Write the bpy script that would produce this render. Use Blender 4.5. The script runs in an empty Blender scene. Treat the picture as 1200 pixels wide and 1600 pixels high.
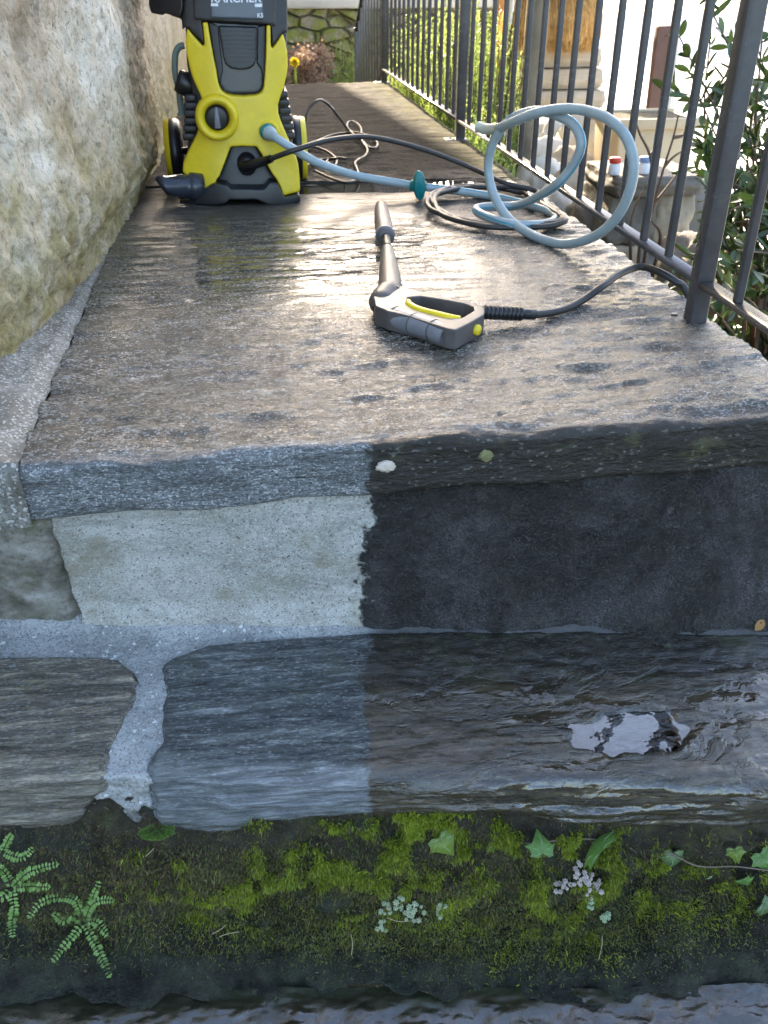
import bpy, bmesh, math, random
import numpy as np
from mathutils import Vector, Matrix
random.seed(7); RNG = np.random.default_rng(7)
SC = bpy.context.scene; COL = SC.collection

# ------------------------------------------------------------------ camera, sky, sun, exposure
FPX = 1400.0; TH = math.atan(.609); PS = math.radians(8.33); CH = .55
cam_d = bpy.data.cameras.new('camera'); cam = bpy.data.objects.new('camera', cam_d); COL.objects.link(cam)
cam.location = (0, 0, CH); cam.rotation_euler = (math.pi/2 - TH, 0, -PS)
cam_d.sensor_width = 36; cam_d.lens = 36*FPX/1600; cam_d.clip_start = .02; cam_d.clip_end = 3000
cam_d.dof.use_dof = True; cam_d.dof.focus_distance = 1.45; cam_d.dof.aperture_fstop = 9
SC.camera = cam
SUN_AZ = math.radians(-5); SUN_EL = math.radians(22)      # azimuth from +Y, positive to the right
w = bpy.data.worlds.new('World'); SC.world = w; w.use_nodes = True
wn = w.node_tree; sky = wn.nodes.new('ShaderNodeTexSky'); sky.sky_type = 'NISHITA'; sky.sun_disc = False
sky.sun_elevation = SUN_EL; sky.sun_rotation = SUN_AZ; sky.altitude = 200; sky.air_density = 1.0; sky.dust_density = 4.0; sky.ozone_density = 1.0
bg = wn.nodes['Background']; bg.inputs['Strength'].default_value = .14
tint = wn.nodes.new('ShaderNodeMixRGB'); tint.blend_type = 'MULTIPLY'; tint.inputs[0].default_value = 1; tint.inputs[2].default_value = (1.0, .985, .99, 1)   # white balance set for shade
wn.links.new(sky.outputs['Color'], tint.inputs[1]); wn.links.new(tint.outputs[0], bg.inputs['Color'])
sun_d = bpy.data.lights.new('sun', 'SUN'); sun_d.energy = 4.0; sun_d.angle = math.radians(.5); sun_d.color = (1, .84, .62)
sun = bpy.data.objects.new('sun', sun_d); COL.objects.link(sun)
sdir = Vector((math.sin(SUN_AZ)*math.cos(SUN_EL), math.cos(SUN_AZ)*math.cos(SUN_EL), math.sin(SUN_EL)))
sun.rotation_euler = sdir.to_track_quat('Z', 'Y').to_euler(); sun.location = (-3, 6, 6)
vs = SC.view_settings; vs.view_transform = 'Standard'; vs.look = 'None'; vs.gamma = 1; vs.use_curve_mapping = False
vs.exposure = 2.7

# ------------------------------------------------------------------ measuring rays (photo pixel -> point on a real plane)
def ray(px, py):
    r = (px-600)/FPX; d = (py-800)/FPX
    f = np.array([math.sin(PS)*math.cos(TH), math.cos(PS)*math.cos(TH), -math.sin(TH)])
    ri = np.array([math.cos(PS), -math.sin(PS), 0]); up = np.cross(ri, f)
    return f + r*ri - d*up
C0 = np.array([0, 0, CH])
def on_z(px, py, z=0.): v = ray(px, py); return C0 + v*(z-CH)/v[2]
def on_y(px, py, y): v = ray(px, py); return C0 + v*y/v[1]
def on_x(px, py, x): v = ray(px, py); return C0 + v*x/v[0]

# ------------------------------------------------------------------ noise
def _h(ix, iy, iz, s):
    h = (ix.astype(np.int64)*374761393 + iy.astype(np.int64)*668265263 + iz.astype(np.int64)*2147483647 + s*974634777) & 0xffffffff
    h = ((h ^ (h >> 13))*1274126177) & 0xffffffff
    h = ((h ^ (h >> 16))*2246822519) & 0xffffffff
    return (h ^ (h >> 15)) & 0xffffffff
def noise(x, y, z=0., s=0):
    x, y, z = np.broadcast_arrays(np.asarray(x, float), np.asarray(y, float), np.asarray(z, float))
    x0, y0, z0 = np.floor(x), np.floor(y), np.floor(z); fx, fy, fz = x-x0, y-y0, z-z0
    u, v, ww = [t*t*t*(t*(t*6-15)+10) for t in (fx, fy, fz)]
    r = 0
    for a in (0, 1):
        for b in (0, 1):
            for c in (0, 1):
                h = _h(x0+a, y0+b, z0+c, s)
                g = ((h & 1023)/511.5-1)*(fx-a) + (((h >> 10) & 1023)/511.5-1)*(fy-b) + (((h >> 20) & 1023)/511.5-1)*(fz-c)
                r = r + g*(u if a else 1-u)*(v if b else 1-v)*(ww if c else 1-ww)
    return r
def fbm(x, y, z=0., o=4, s=0, g=.5):
    r = 0; a = 1.; f = 1.
    for i in range(o):
        r = r + a*noise(np.asarray(x)*f, np.asarray(y)*f, np.asarray(z)*f, s+i*17); a *= g; f *= 2.03
    return r
def sstep(a, b, x): t = np.clip((x-a)/(b-a), 0, 1); return t*t*(3-2*t)

# ------------------------------------------------------------------ mesh helpers
def mesh_np(name, V, F, smooth=True):
    V = np.asarray(V, np.float32).reshape(-1, 3); me = bpy.data.meshes.new(name)
    if isinstance(F, np.ndarray):
        n, k = F.shape
        me.vertices.add(len(V)); me.vertices.foreach_set('co', V.ravel())
        me.loops.add(n*k); me.loops.foreach_set('vertex_index', F.astype(np.int32).ravel())
        me.polygons.add(n); me.polygons.foreach_set('loop_start', np.arange(0, n*k, k, dtype=np.int32))
        me.update(calc_edges=True); me.validate()
    else:
        me.from_pydata(V.tolist(), [], F); me.update()
    if smooth: me.polygons.foreach_set('use_smooth', np.ones(len(me.polygons), bool))
    return me
def link(name, me, mat, parent=None, loc=None):
    """a mesh given in world coordinates becomes an object with its origin at loc (or at its thing's base)"""
    o = bpy.data.objects.new(name, me); COL.objects.link(o)
    if mat is not None: me.materials.append(mat)
    if parent is not None:
        o.parent = parent; base = Vector(parent['_base']) if '_base' in parent else Vector((0, 0, 0))
        me.transform(Matrix.Translation(-base))
        if '_base' in parent: o['_base'] = list(base)
    else:
        if loc is None:
            co = np.empty(len(me.vertices)*3, np.float32); me.vertices.foreach_get('co', co); co = co.reshape(-1, 3)
            loc = ((co[:, 0].min()+co[:, 0].max())/2, (co[:, 1].min()+co[:, 1].max())/2, co[:, 2].min())
        loc = [float(t) for t in loc]
        me.transform(Matrix.Translation(-Vector(loc))); o.location = loc; o['_base'] = loc
    return o
def tag(o, label, cat, group=None):
    o['label'] = label; o['category'] = cat
    if group: o['group'] = group
    return o
def struct(o, kind='structure'): o['kind'] = kind; return o
def thing(name, loc, label, cat, group=None):
    o = bpy.data.objects.new(name, None); COL.objects.link(o); o.empty_display_size = .05
    o.location = [float(t) for t in loc]; o['_base'] = [float(t) for t in loc]
    return tag(o, label, cat, group)
def grid_faces(n, m, wrap=False):
    i, j = np.meshgrid(np.arange(n-1), np.arange(m-1 if not wrap else m), indexing='ij'); j2 = (j+1) % m
    return np.stack([i*m+j, (i+1)*m+j, (i+1)*m+j2, i*m+j2], -1).reshape(-1, 4)
def grid_normals(P):
    du = np.gradient(P, axis=0); dv = np.gradient(P, axis=1); n = np.cross(du, dv)
    return n/np.maximum(np.linalg.norm(n, axis=-1, keepdims=True), 1e-9)
def join(parts):
    V = []; F = []; o = 0
    for v, f in parts:
        v = np.asarray(v, float).reshape(-1, 3); V.append(v); F += [tuple(int(i)+o for i in q) for q in f]; o += len(v)
    return np.concatenate(V), F
def catmull(P, n=8):
    P = np.asarray(P, float); Q = np.vstack([2*P[0]-P[1], P, 2*P[-1]-P[-2]]); out = []
    for i in range(len(P)-1):
        a, b, c, d = Q[i:i+4]
        for t in np.linspace(0, 1, n, endpoint=False):
            out.append(.5*((2*b)+(-a+c)*t+(2*a-5*b+4*c-d)*t*t+(-a+3*b-3*c+d)*t**3))
    out.append(P[-1]); return np.array(out)
def tube(P, r, k=12, smooth=0, caps=True):
    P = np.asarray(P, float)
    r = np.broadcast_to(np.asarray(r, float), (len(P),)).copy()
    if smooth:
        t0 = np.arange(len(P)); P2 = catmull(P, smooth); r = np.interp(np.linspace(0, len(t0)-1, len(P2)), t0, r); P = P2
    T = np.gradient(P, axis=0); T /= np.maximum(np.linalg.norm(T, axis=1, keepdims=True), 1e-9)
    nrm = np.cross(T[0], [0.3, .2, .93]);
    if np.linalg.norm(nrm) < .1: nrm = np.cross(T[0], [1, 0, 0])
    V = []; a = np.linspace(0, 2*np.pi, k, endpoint=False)
    for i in range(len(P)):
        nrm = nrm - T[i]*np.dot(nrm, T[i]); nrm /= max(np.linalg.norm(nrm), 1e-9); b = np.cross(T[i], nrm)
        V.append(P[i] + r[i]*(np.cos(a)[:, None]*nrm + np.sin(a)[:, None]*b))
    V = np.array(V).reshape(-1, 3); F = [tuple(q) for q in grid_faces(len(P), k, True)[:, ::-1].tolist()]
    if caps: F += [tuple(range(k)), tuple(range((len(P)-1)*k, len(P)*k))[::-1]]
    return V, F
def box(c, s, R=None):
    c = np.asarray(c, float); s = np.asarray(s, float)/2
    V = np.array([[x, y, z] for x in (-1, 1) for y in (-1, 1) for z in (-1, 1)])*s
    if R is not None: V = V @ np.asarray(R).T
    return V+c, [(0, 1, 3, 2), (4, 6, 7, 5), (0, 4, 5, 1), (2, 3, 7, 6), (0, 2, 6, 4), (1, 5, 7, 3)]
def me_from(VF, name='m', smooth=True): return mesh_np(name, VF[0], VF[1], smooth)
def bevel_me(VF, w=.003, seg=2, name='m'):
    me = mesh_np(name, VF[0], VF[1], False); bm = bmesh.new(); bm.from_mesh(me)
    bmesh.ops.recalc_face_normals(bm, faces=bm.faces)
    ed = [e for e in bm.edges if len(e.link_faces) == 2 and e.calc_face_angle(0) > .5]
    bmesh.ops.bevel(bm, geom=ed, offset=w, segments=seg, affect='EDGES', profile=.5, clamp_overlap=True)
    bm.to_mesh(me); bm.free(); me.polygons.foreach_set('use_smooth', np.ones(len(me.polygons), bool))
    try: me.set_sharp_from_angle(angle=math.radians(50))
    except Exception: pass
    return me
def remesh(VF, vox=.003, it=4, name='m', fac=.5):
    me = mesh_np(name+'_src', VF[0], VF[1], False); bm = bmesh.new(); bm.from_mesh(me)
    bmesh.ops.triangulate(bm, faces=bm.faces); bmesh.ops.recalc_face_normals(bm, faces=bm.faces); bm.to_mesh(me); bm.free()
    o = bpy.data.objects.new('tmp', me); COL.objects.link(o)
    m = o.modifiers.new('r', 'REMESH'); m.mode = 'VOXEL'; m.voxel_size = vox
    s = o.modifiers.new('s', 'SMOOTH'); s.factor = fac; s.iterations = it
    dg = bpy.context.evaluated_depsgraph_get(); dg.update()
    r = bpy.data.meshes.new_from_object(o.evaluated_get(dg)); r.name = name
    bpy.data.objects.remove(o); bpy.data.meshes.remove(me)
    r.polygons.foreach_set('use_smooth', np.ones(len(r.polygons), bool)); return r
def prism(poly, y0, y1, hole=None):
    """polygon of (x, z) pushed from y0 to y1"""
    n = len(poly); V = [(x, y0, z) for x, z in poly]+[(x, y1, z) for x, z in poly]
    F = [tuple(range(n)), tuple(range(n, 2*n))[::-1]]+[(i, (i+1) % n, n+(i+1) % n, n+i) for i in range(n)]
    return np.array(V), F
def displace(me, f):
    co = np.empty(len(me.vertices)*3, np.float32); me.vertices.foreach_get('co', co); co = co.reshape(-1, 3)
    co = f(co.astype(float)).astype(np.float32); me.vertices.foreach_set('co', co.ravel()); me.update(); return me
def lathe(prof, a, b, k=24):
    """prof: (t along a->b in metres, radius)"""
    a = np.asarray(a, float); b = np.asarray(b, float); d = (b-a)/np.linalg.norm(b-a)
    P = np.array([a+d*t for t, r in prof]); n = np.cross(d, [.3, .1, .9]); n /= np.linalg.norm(n); m = np.cross(d, n)
    an = np.linspace(0, 2*np.pi, k, endpoint=False)
    V = np.array([p+max(r, 1e-5)*(np.cos(an)[:, None]*n+np.sin(an)[:, None]*m) for p, (t, r) in zip(P, prof)]).reshape(-1, 3)
    F = [tuple(q) for q in grid_faces(len(prof), k, True).tolist()]
    return V, F
def text_me(s, size, depth=.0012):
    cu = bpy.data.curves.new('t', 'FONT'); cu.body = s; cu.size = size; cu.extrude = depth/2; cu.align_x = 'CENTER'
    cu.offset = size*.022
    o = bpy.data.objects.new('tmp', cu); COL.objects.link(o); dg = bpy.context.evaluated_depsgraph_get(); dg.update()
    me = bpy.data.meshes.new_from_object(o.evaluated_get(dg)); bpy.data.objects.remove(o); return me

# ------------------------------------------------------------------ material helper
class G:
    def __init__(s, name):
        s.m = bpy.data.materials.new(name); s.m.use_nodes = True; s.t = s.m.node_tree; s.b = s.t.nodes['Principled BSDF']; s.out = s.t.nodes['Material Output']
    def put(s, sock, v):
        if hasattr(v, 'is_output'): s.t.links.new(v, sock)
        elif isinstance(v, (tuple, list)): sock.default_value = tuple(v) if len(v) == len(sock.default_value) else tuple(v)+(1,)
        else: sock.default_value = v
    def n(s, typ, **kw):
        nd = s.t.nodes.new('ShaderNode'+typ)
        for k, v in kw.items():
            if k.startswith('_'): setattr(nd, k[1:], v)
        for k, v in kw.items():
            if not k.startswith('_'): s.put(nd.inputs[k.replace('__', ' ')], v)
        return nd
    def pos(s): return s.n('NewGeometry').outputs['Position']
    def obj(s): return s.n('TexCoord').outputs['Object']
    def mp(s, v, sc=(1, 1, 1), rot=(0, 0, 0), loc=(0, 0, 0)): return s.n('Mapping', Vector=v, Scale=sc, Rotation=rot, Location=loc).outputs[0]
    def noise(s, v, sc=5, d=4, r=.55, dist=0): return s.n('TexNoise', Vector=v, Scale=sc, Detail=d, Roughness=r, Distortion=dist).outputs['Fac']
    def vor(s, v, sc=5, feat='F1', out='Distance', rnd=1): return s.n('TexVoronoi', _feature=feat, Vector=v, Scale=sc, Randomness=rnd).outputs[out]
    def ramp(s, f, st):
        r = s.n('ValToRGB'); e = r.color_ramp.elements
        while len(e) < len(st): e.new(.5)
        for el, (p, c) in zip(e, st):
            el.position = p; el.color = (c, c, c, 1) if isinstance(c, (int, float)) else tuple(c)+(1,)
        s.put(r.inputs[0], f); return r.outputs[0]
    def mix(s, f, a, b, mode='MIX'):
        x = s.n('MixRGB', _blend_type=mode); s.put(x.inputs[0], f)
        s.put(x.inputs[1], a if hasattr(a, 'is_output') or isinstance(a, (tuple, list)) else (a, a, a)); s.put(x.inputs[2], b if hasattr(b, 'is_output') or isinstance(b, (tuple, list)) else (b, b, b)); return x.outputs[0]
    def mth(s, op, a, b=0., c=0.):
        x = s.n('Math', _operation=op); s.put(x.inputs[0], a); s.put(x.inputs[1], b); s.put(x.inputs[2], c); return x.outputs[0]
    def ms(s, v, a, b):  # smoothstep
        x = s.n('MapRange', _interpolation_type='SMOOTHSTEP'); s.put(x.inputs[0], v); s.put(x.inputs[1], a); s.put(x.inputs[2], b); return x.outputs[0]
    def sep(s, v): return s.n('SeparateXYZ', Vector=v).outputs
    def bump(s, h, st=.5, d=.005, nrm=None):
        x = s.n('Bump', Strength=st, Distance=d, Height=h)
        if nrm is not None: s.put(x.inputs['Normal'], nrm)
        return x.outputs[0]
    def set(s, **kw):
        for k, v in kw.items(): s.put(s.b.inputs[k.replace('__', ' ')], v)
        return s.m
def plain(name, col, rough=.5, metal=0., var=.15, sc=40, bump=.1, bd=.001, coat=0, wet=False):
    """a colour with uneven tone, fine grain and uneven gloss"""
    g = G(name); p = g.obj(); a = g.noise(p, sc, 5, .6); d = g.noise(p, sc*.18, 4, .6)
    lo = tuple(c*(1-var) for c in col); hi = tuple(min(1, c*(1+var)) for c in col)
    c = g.mix(g.ramp(d, [(.3, 0.), (.7, 1.)]), lo, hi)
    sp = g.noise(p, 75, 6, .75); c = g.mix(g.ramp(sp, [(.60, 0.), (.72, .35 if var > .05 else 0.)]), c, tuple(.5*t+.5*q for t, q in zip(col, (.16, .13, .09))))
    f = g.ramp(a, [(.35, .88), (.65, 1.0)])
    c = g.mix(1., c, f, 'MULTIPLY')
    return g.set(Base__Color=c, Roughness=g.mth('MULTIPLY_ADD', d, rough*.5, rough*.72), Metallic=metal, Normal=g.bump(a, bump, bd), Coat__Weight=coat)

XB = .13     # x of the line up to which the steps have been washed
def washed_mask(g, p, y0=1.09, k=.13, wob=.02, sc=28.):
    x, y, z = g.sep(p)
    n = g.noise(p, sc, 3, .6)
    n = g.mth('ADD', n, g.mth('MULTIPLY', g.noise(p, 13, 4, .65), 1.3)); n = g.mth('ADD', n, g.mth('MULTIPLY', g.noise(p, 140, 3, .7), .12))
    e = g.mth('ADD', x, g.mth('MULTIPLY_ADD', n, wob*1.6, -wob*2.0))
    e = g.mth('ADD', e, g.mth('MULTIPLY_ADD', y, -k, k*y0))       # boundary drifts left towards the front
    return g.ms(e, XB-.006, XB+.005)                                # 0 washed, 1 dirty

def cells(g, p, sc, dist=.0015):
    """random value per mineral grain"""
    d = g.n('VectorMath', _operation='MULTIPLY_ADD'); nz = g.n('TexNoise', Vector=p, Scale=150, Detail=2).outputs['Color']
    g.put(d.inputs[0], nz); g.put(d.inputs[1], (dist*2,)*3); g.put(d.inputs[2], p)
    return g.sep(g.vor(g.mp(d.outputs[0], sc), 1, 'F1', 'Color'))[0]
def mat_landing():
    g = G('wet_gneiss'); p = g.pos(); x, y, z = g.sep(p)
    wv = g.mth('MULTIPLY', g.noise(p, 5, 3), .5)
    a = g.noise(g.mp(p, (16, 60, 60)), 1, 8, .70, .8); big = g.noise(p, 3.2, 4, .6); st = g.noise(g.mp(p, (5, 34, 40)), 1, 5, .6, .6)
    gr = cells(g, p, (190, 330, 330)); g2 = cells(g, p, (420, 600, 600), .0006); g3 = g.noise(g.mp(p, (70, 210, 210)), 1, 4, .75)
    c = g.ramp(a, [(.32, (.014, .0115, .008)), (.46, (.046, .039, .029)), (.58, (.105, .092, .072)), (.72, (.25, .23, .195))])
    c = g.mix(g.ramp(gr, [(.76, 0.), (.86, .40), (1., .70)]), c, (.36, .35, .32))
    c = g.mix(g.ramp(gr, [(.0, .75), (.20, .6), (.28, 0.)]), c, (.03, .028, .024))
    c = g.mix(g.ramp(g2, [(.86, 0.), (.92, .7)]), c, (.60, .58, .54))
    c = g.mix(g.ramp(g2, [(.10, .6), (.16, 0.)]), c, (.02, .018, .016))
    c = g.mix(g.ramp(st, [(.40, .6), (.52, 0.)]), c, g.mix(.6, c, (.035, .032, .026)))
    c = g.mix(g.ramp(big, [(.44, 0.), (.64, .5)]), c, g.mix(.45, c, (.12, .10, .05)))
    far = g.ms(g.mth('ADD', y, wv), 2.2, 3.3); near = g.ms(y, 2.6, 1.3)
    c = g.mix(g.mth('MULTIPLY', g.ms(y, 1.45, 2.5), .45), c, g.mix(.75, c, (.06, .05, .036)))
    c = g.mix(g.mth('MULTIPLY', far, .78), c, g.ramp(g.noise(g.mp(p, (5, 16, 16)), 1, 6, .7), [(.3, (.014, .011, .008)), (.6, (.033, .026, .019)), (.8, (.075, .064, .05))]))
    c = g.mix(g.mth('MULTIPLY', g.ms(x, .62, .80), g.mth('MULTIPLY', far, g.ramp(g.noise(p, 9, 4), [(.4, .1), (.6, .8)]))), c, (.10, .095, .03))
    dirt = g.mth('MULTIPLY', washed_mask(g, p, k=0., wob=.03, sc=40), g.ms(y, 1.099, 1.083))
    face = g.ms(y, 1.108, 1.086)
    fn = g.noise(g.mp(p, (75, 160, 430)), 1, 7, .72, .5)
    fc = g.ramp(fn, [(.30, (.035, .038, .04)), (.46, (.13, .135, .135)), (.58, (.26, .265, .265)), (.72, (.50, .50, .49))])
    fc = g.mix(g.ramp(g2, [(.80, 0.), (.95, .7)]), fc, (.60, .61, .60)); fc = g.mix(g.ramp(g2, [(.10, .7), (.22, 0.)]), fc, (.03, .03, .03)); fc = g.mix(g.ramp(g.noise(g.mp(p, (9, 20, 60)), 1, 5, .65), [(.40, .55), (.55, 0.)]), fc, (.045, .047, .047))
    c = g.mix(g.mth('MULTIPLY', face, .85), c, fc)
    dc = g.ramp(fn, [(.30, (.005, .004, .0025)), (.52, (.017, .0125, .007)), (.72, (.055, .044, .028))])
    dc = g.mix(g.ramp(g.noise(p, 22, 4, .6), [(.58, 0.), (.70, .6)]), dc, (.095, .09, .035))
    dc = g.mix(g.ramp(gr, [(.93, 0.), (.97, .5)]), dc, (.22, .21, .18))
    c = g.mix(dirt, c, dc)
    r = g.mth('ADD', g.ramp(a, [(.30, .08), (.68, .28)]), g.ramp(gr, [(.0, .0), (1., .10)]))
    wet = g.mth('MULTIPLY', g.ms(g.mth('MULTIPLY_ADD', g.noise(p, 4, 3), .25, y), 1.50, 1.98), g.ms(y, 2.9, 2.7)); wet = g.mth('MULTIPLY', wet, g.ramp(st, [(.50, 1.), (.64, .55)])); wet = g.mth('MULTIPLY', wet, g.ms(x, .60, .40))
    r = g.mix(g.mth('MULTIPLY', wet, .97), r, .035); r = g.mix(far, r, g.ramp(a, [(.3, .60), (.6, .85)])); r = g.mth('ADD', r, g.mth('MULTIPLY', face, .10))
    h = g.mth('ADD', g.mth('MULTIPLY', a, 1.1), g.mth('ADD', g.mth('MULTIPLY', gr, .16), g.mth('MULTIPLY', g3, .38)))
    h = g.mth('MULTIPLY', h, g.mth('SUBTRACT', 1., g.mth('MULTIPLY', wet, .985)))
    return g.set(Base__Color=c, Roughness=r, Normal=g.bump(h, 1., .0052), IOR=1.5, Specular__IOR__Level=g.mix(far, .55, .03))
def mat_riser():
    g = G('cement_riser'); p = g.pos(); m = washed_mask(g, p, k=.0, wob=.035, sc=35)
    s = cells(g, p, (520, 520, 520), .0006); s2 = g.noise(p, 170, 4, .7); big = g.noise(p, 7, 6, .68); s3 = cells(g, p, (430, 430, 430), .001); s4 = g.noise(p, 330, 3, .8)
    c = g.ramp(big, [(.3, (.29, .28, .245)), (.5, (.42, .41, .37)), (.70, (.55, .54, .50))])
    c = g.mix(g.ramp(s, [(.66, 0.), (.95, .55)]), c, (.64, .62, .57)); c = g.mix(g.ramp(s, [(.04, .6), (.16, 0.)]), c, (.11, .10, .085)); c = g.mix(g.ramp(s4, [(.30, .6), (.42, 0.)]), c, (.17, .155, .13))
    c = g.mix(g.ramp(s3, [(.014, .8), (.02, 0.)]), c, (.05, .045, .04)); c = g.mix(g.ramp(s3, [(.98, 0.), (.99, .6)]), c, (.72, .71, .68))
    c = g.mix(g.ramp(g.noise(p, 13, 5, .65), [(.52, 0.), (.68, .55)]), c, (.22, .19, .11)); c = g.mix(g.ramp(g.noise(g.mp(p, (4, 4, 10), (0, .5, 0)), 1, 7, .7, 1.), [(.47, 0.), (.50, .4), (.53, 0.)]), c, (.18, .165, .13))
    c = g.mix(g.ramp(g.noise(g.mp(p, (5, 5, 22)), 1, 4, .6), [(.55, 0.), (.7, .35)]), c, (.20, .195, .17))
    d = g.ramp(g.noise(p, 9, 7, .75), [(.3, (.0042, .0033, .0026)), (.5, (.0105, .0085, .0068)), (.72, (.032, .027, .023))])
    d = g.mix(g.ramp(s3, [(.985, 0.), (.995, .25)]), d, (.16, .15, .14)); d = g.mix(g.ramp(s, [(.80, 0.), (.95, .35)]), d, (.10, .095, .09))
    d = g.mix(g.ramp(g.noise(p, 6, 6, .75), [(.52, 0.), (.70, .8)]), d, (.060, .054, .050)); d = g.mix(g.ramp(g.noise(p, 4.5, 8, .72, .4), [(.46, 0.), (.60, .75), (.72, .95)]), d, g.mix(g.ramp(s, [(.2, 0.), (.9, 1.)]), (.050, .046, .048), (.15, .14, .145)))  # pale lilac patches: sky sheen painted into the colour, along with grey grime bloom
    d = g.mix(g.ramp(g.noise(g.mp(p, (30, 30, 3.5)), 1, 5, .6), [(.56, 0.), (.66, .55)]), d, (.012, .010, .008))
    d = g.mix(g.ramp(g.noise(g.mp(p, (14, 14, 30)), 1, 6, .75), [(.58, 0.), (.70, .5)]), d, (.085, .076, .066)); d = g.mix(g.ramp(g.noise(p, 17, 5, .7), [(.60, 0.), (.70, .6)]), d, (.05, .05, .022))
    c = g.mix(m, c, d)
    r = g.mix(m, .62, g.ramp(g.noise(p, 16, 5, .7), [(.3, .08), (.7, .28)]))
    h = g.mth('ADD', g.mth('MULTIPLY', s, .35), g.mth('MULTIPLY', s2, .6))
    hd = g.mth('ADD', g.mth('MULTIPLY', g.noise(p, 210, 4, .65), 1.2), g.mth('ADD', g.mth('MULTIPLY', s3, .35), g.mth('MULTIPLY', g.noise(p, 38, 5, .6), 1.6)))
    return g.set(Base__Color=c, Roughness=r, Normal=g.bump(g.mix(m, h, hd), 1., g.mix(m, .0035, .011)), Specular__IOR__Level=g.mix(m, .4, 1.))
def mat_tread(name, left=False):
    g = G(name); p = g.pos(); x, y, z = g.sep(p)
    m = washed_mask(g, p, k=.13, wob=.03, sc=22) if not left else 0.
    st = g.noise(g.mp(p, (9, 90, 140)), 1, 8, .72, .5); st2 = g.noise(g.mp(p, (40, 330, 420)), 1, 5, .8); gr = cells(g, p, (230, 620, 620), .001); big = g.noise(p, 9, 5, .65)
    if left: c = g.ramp(st, [(.30, (.020, .017, .012)), (.46, (.075, .062, .043)), (.56, (.17, .14, .098)), (.70, (.46, .39, .28))])
    else: c = g.ramp(st, [(.30, (.007, .008, .009)), (.46, (.026, .031, .032)), (.56, (.080, .090, .090)), (.70, (.34, .355, .35))])
    c = g.mix(g.ramp(st2, [(.55, 0.), (.72, .65)]), c, (.34, .35, .34)); c = g.mix(g.ramp(gr, [(.84, 0.), (.97, .4)]), c, (.36, .37, .36)); c = g.mix(g.ramp(gr, [(.08, .5), (.2, 0.)]), c, (.012, .012, .012))
    c = g.mix(g.ramp(st2, [(.28, .8), (.42, 0.)]), c, (.014, .014, .013))
    c = g.mix(g.ramp(big, [(.53, 0.), (.68, .55)]), c, (.055, .062, .022))
    c = g.mix(g.ramp(g.noise(g.mp(p, (6, 60, 60)), 1, 4, .6), [(.60, 0.), (.7, .6)]), c, (.30, .22, .12) if left else (.19, .20, .19))
    lip = g.ms(g.mth('MULTIPLY_ADD', x, .095, g.mth('MULTIPLY_ADD', g.noise(g.mp(p, (12, 12, 12)), 1, 5, .65), .09, y)), .905, .855)
    c = g.mix(g.mth('MULTIPLY', lip, .62), c, g.ramp(st, [(.34, (.07, .075, .08)), (.50, (.22, .235, .25)), (.64, (.46, .48, .50))]) if not left else g.ramp(st, [(.34, (.06, .055, .045)), (.50, (.20, .18, .14)), (.64, (.48, .43, .34))]))
    d = g.ramp(st, [(.28, (.006, .0055, .0035)), (.5, (.018, .0155, .0095)), (.66, (.034, .029, .019)), (.8, (.09, .082, .065))])
    d = g.mix(g.ramp(big, [(.50, 0.), (.66, .7)]), d, (.038, .042, .014))
    d = g.mix(g.ramp(g.noise(p, 28, 4, .7), [(.62, 0.), (.7, .5)]), d, (.10, .105, .06))
    d = g.mix(g.mth('MULTIPLY', g.ms(y, .99, .90), .75), d, g.ramp(st, [(.30, (.012, .0085, .0045)), (.48, (.046, .034, .019)), (.60, (.095, .072, .043)), (.74, (.21, .17, .11))]))
    d = g.mix(g.ramp(gr, [(.94, 0.), (.99, .4)]), d, (.12, .11, .08))
    if not left: c = g.mix(m, c, d)
    wf = g.ramp(g.mth('ADD', g.noise(g.mp(p, (7, 16, 16)), 1, 6, .6, .8), g.mth('MULTIPLY', g.ms(x, .12, .42), .07)), [(.53, 0.), (.58, 1.)]); wf = g.mth('MULTIPLY', wf, g.ms(y, 1.0, .93))
    r = g.mix(m, g.ramp(st, [(.3, .09), (.7, .32)]), g.mix(wf, g.ramp(g.noise(p, 18, 4, .6), [(.38, .12), (.65, .34)]), .03))
    hd0 = g.mth('MULTIPLY', g.noise(g.mp(p, (48, 60, 60)), 1, 3, .5, .8), .55)
    h = g.mth('ADD', g.mth('MULTIPLY', st, 1.), g.mth('ADD', g.mth('MULTIPLY', st2, .6), g.mth('MULTIPLY', gr, .18)))
    hd = g.mth('ADD', g.mth('ADD', g.mth('MULTIPLY', st, .35), g.mth('MULTIPLY', gr, .10)), g.mth('MULTIPLY', g.noise(g.mp(p, (26, 34, 34)), 1, 6, .6, .6), .9))
    return g.set(Base__Color=c, Roughness=r, Normal=g.bump(g.mix(m, h, g.mix(wf, hd, hd0)), .9, .0044), IOR=1.5, Specular__IOR__Level=g.mix(m, .9, 1.))
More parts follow.
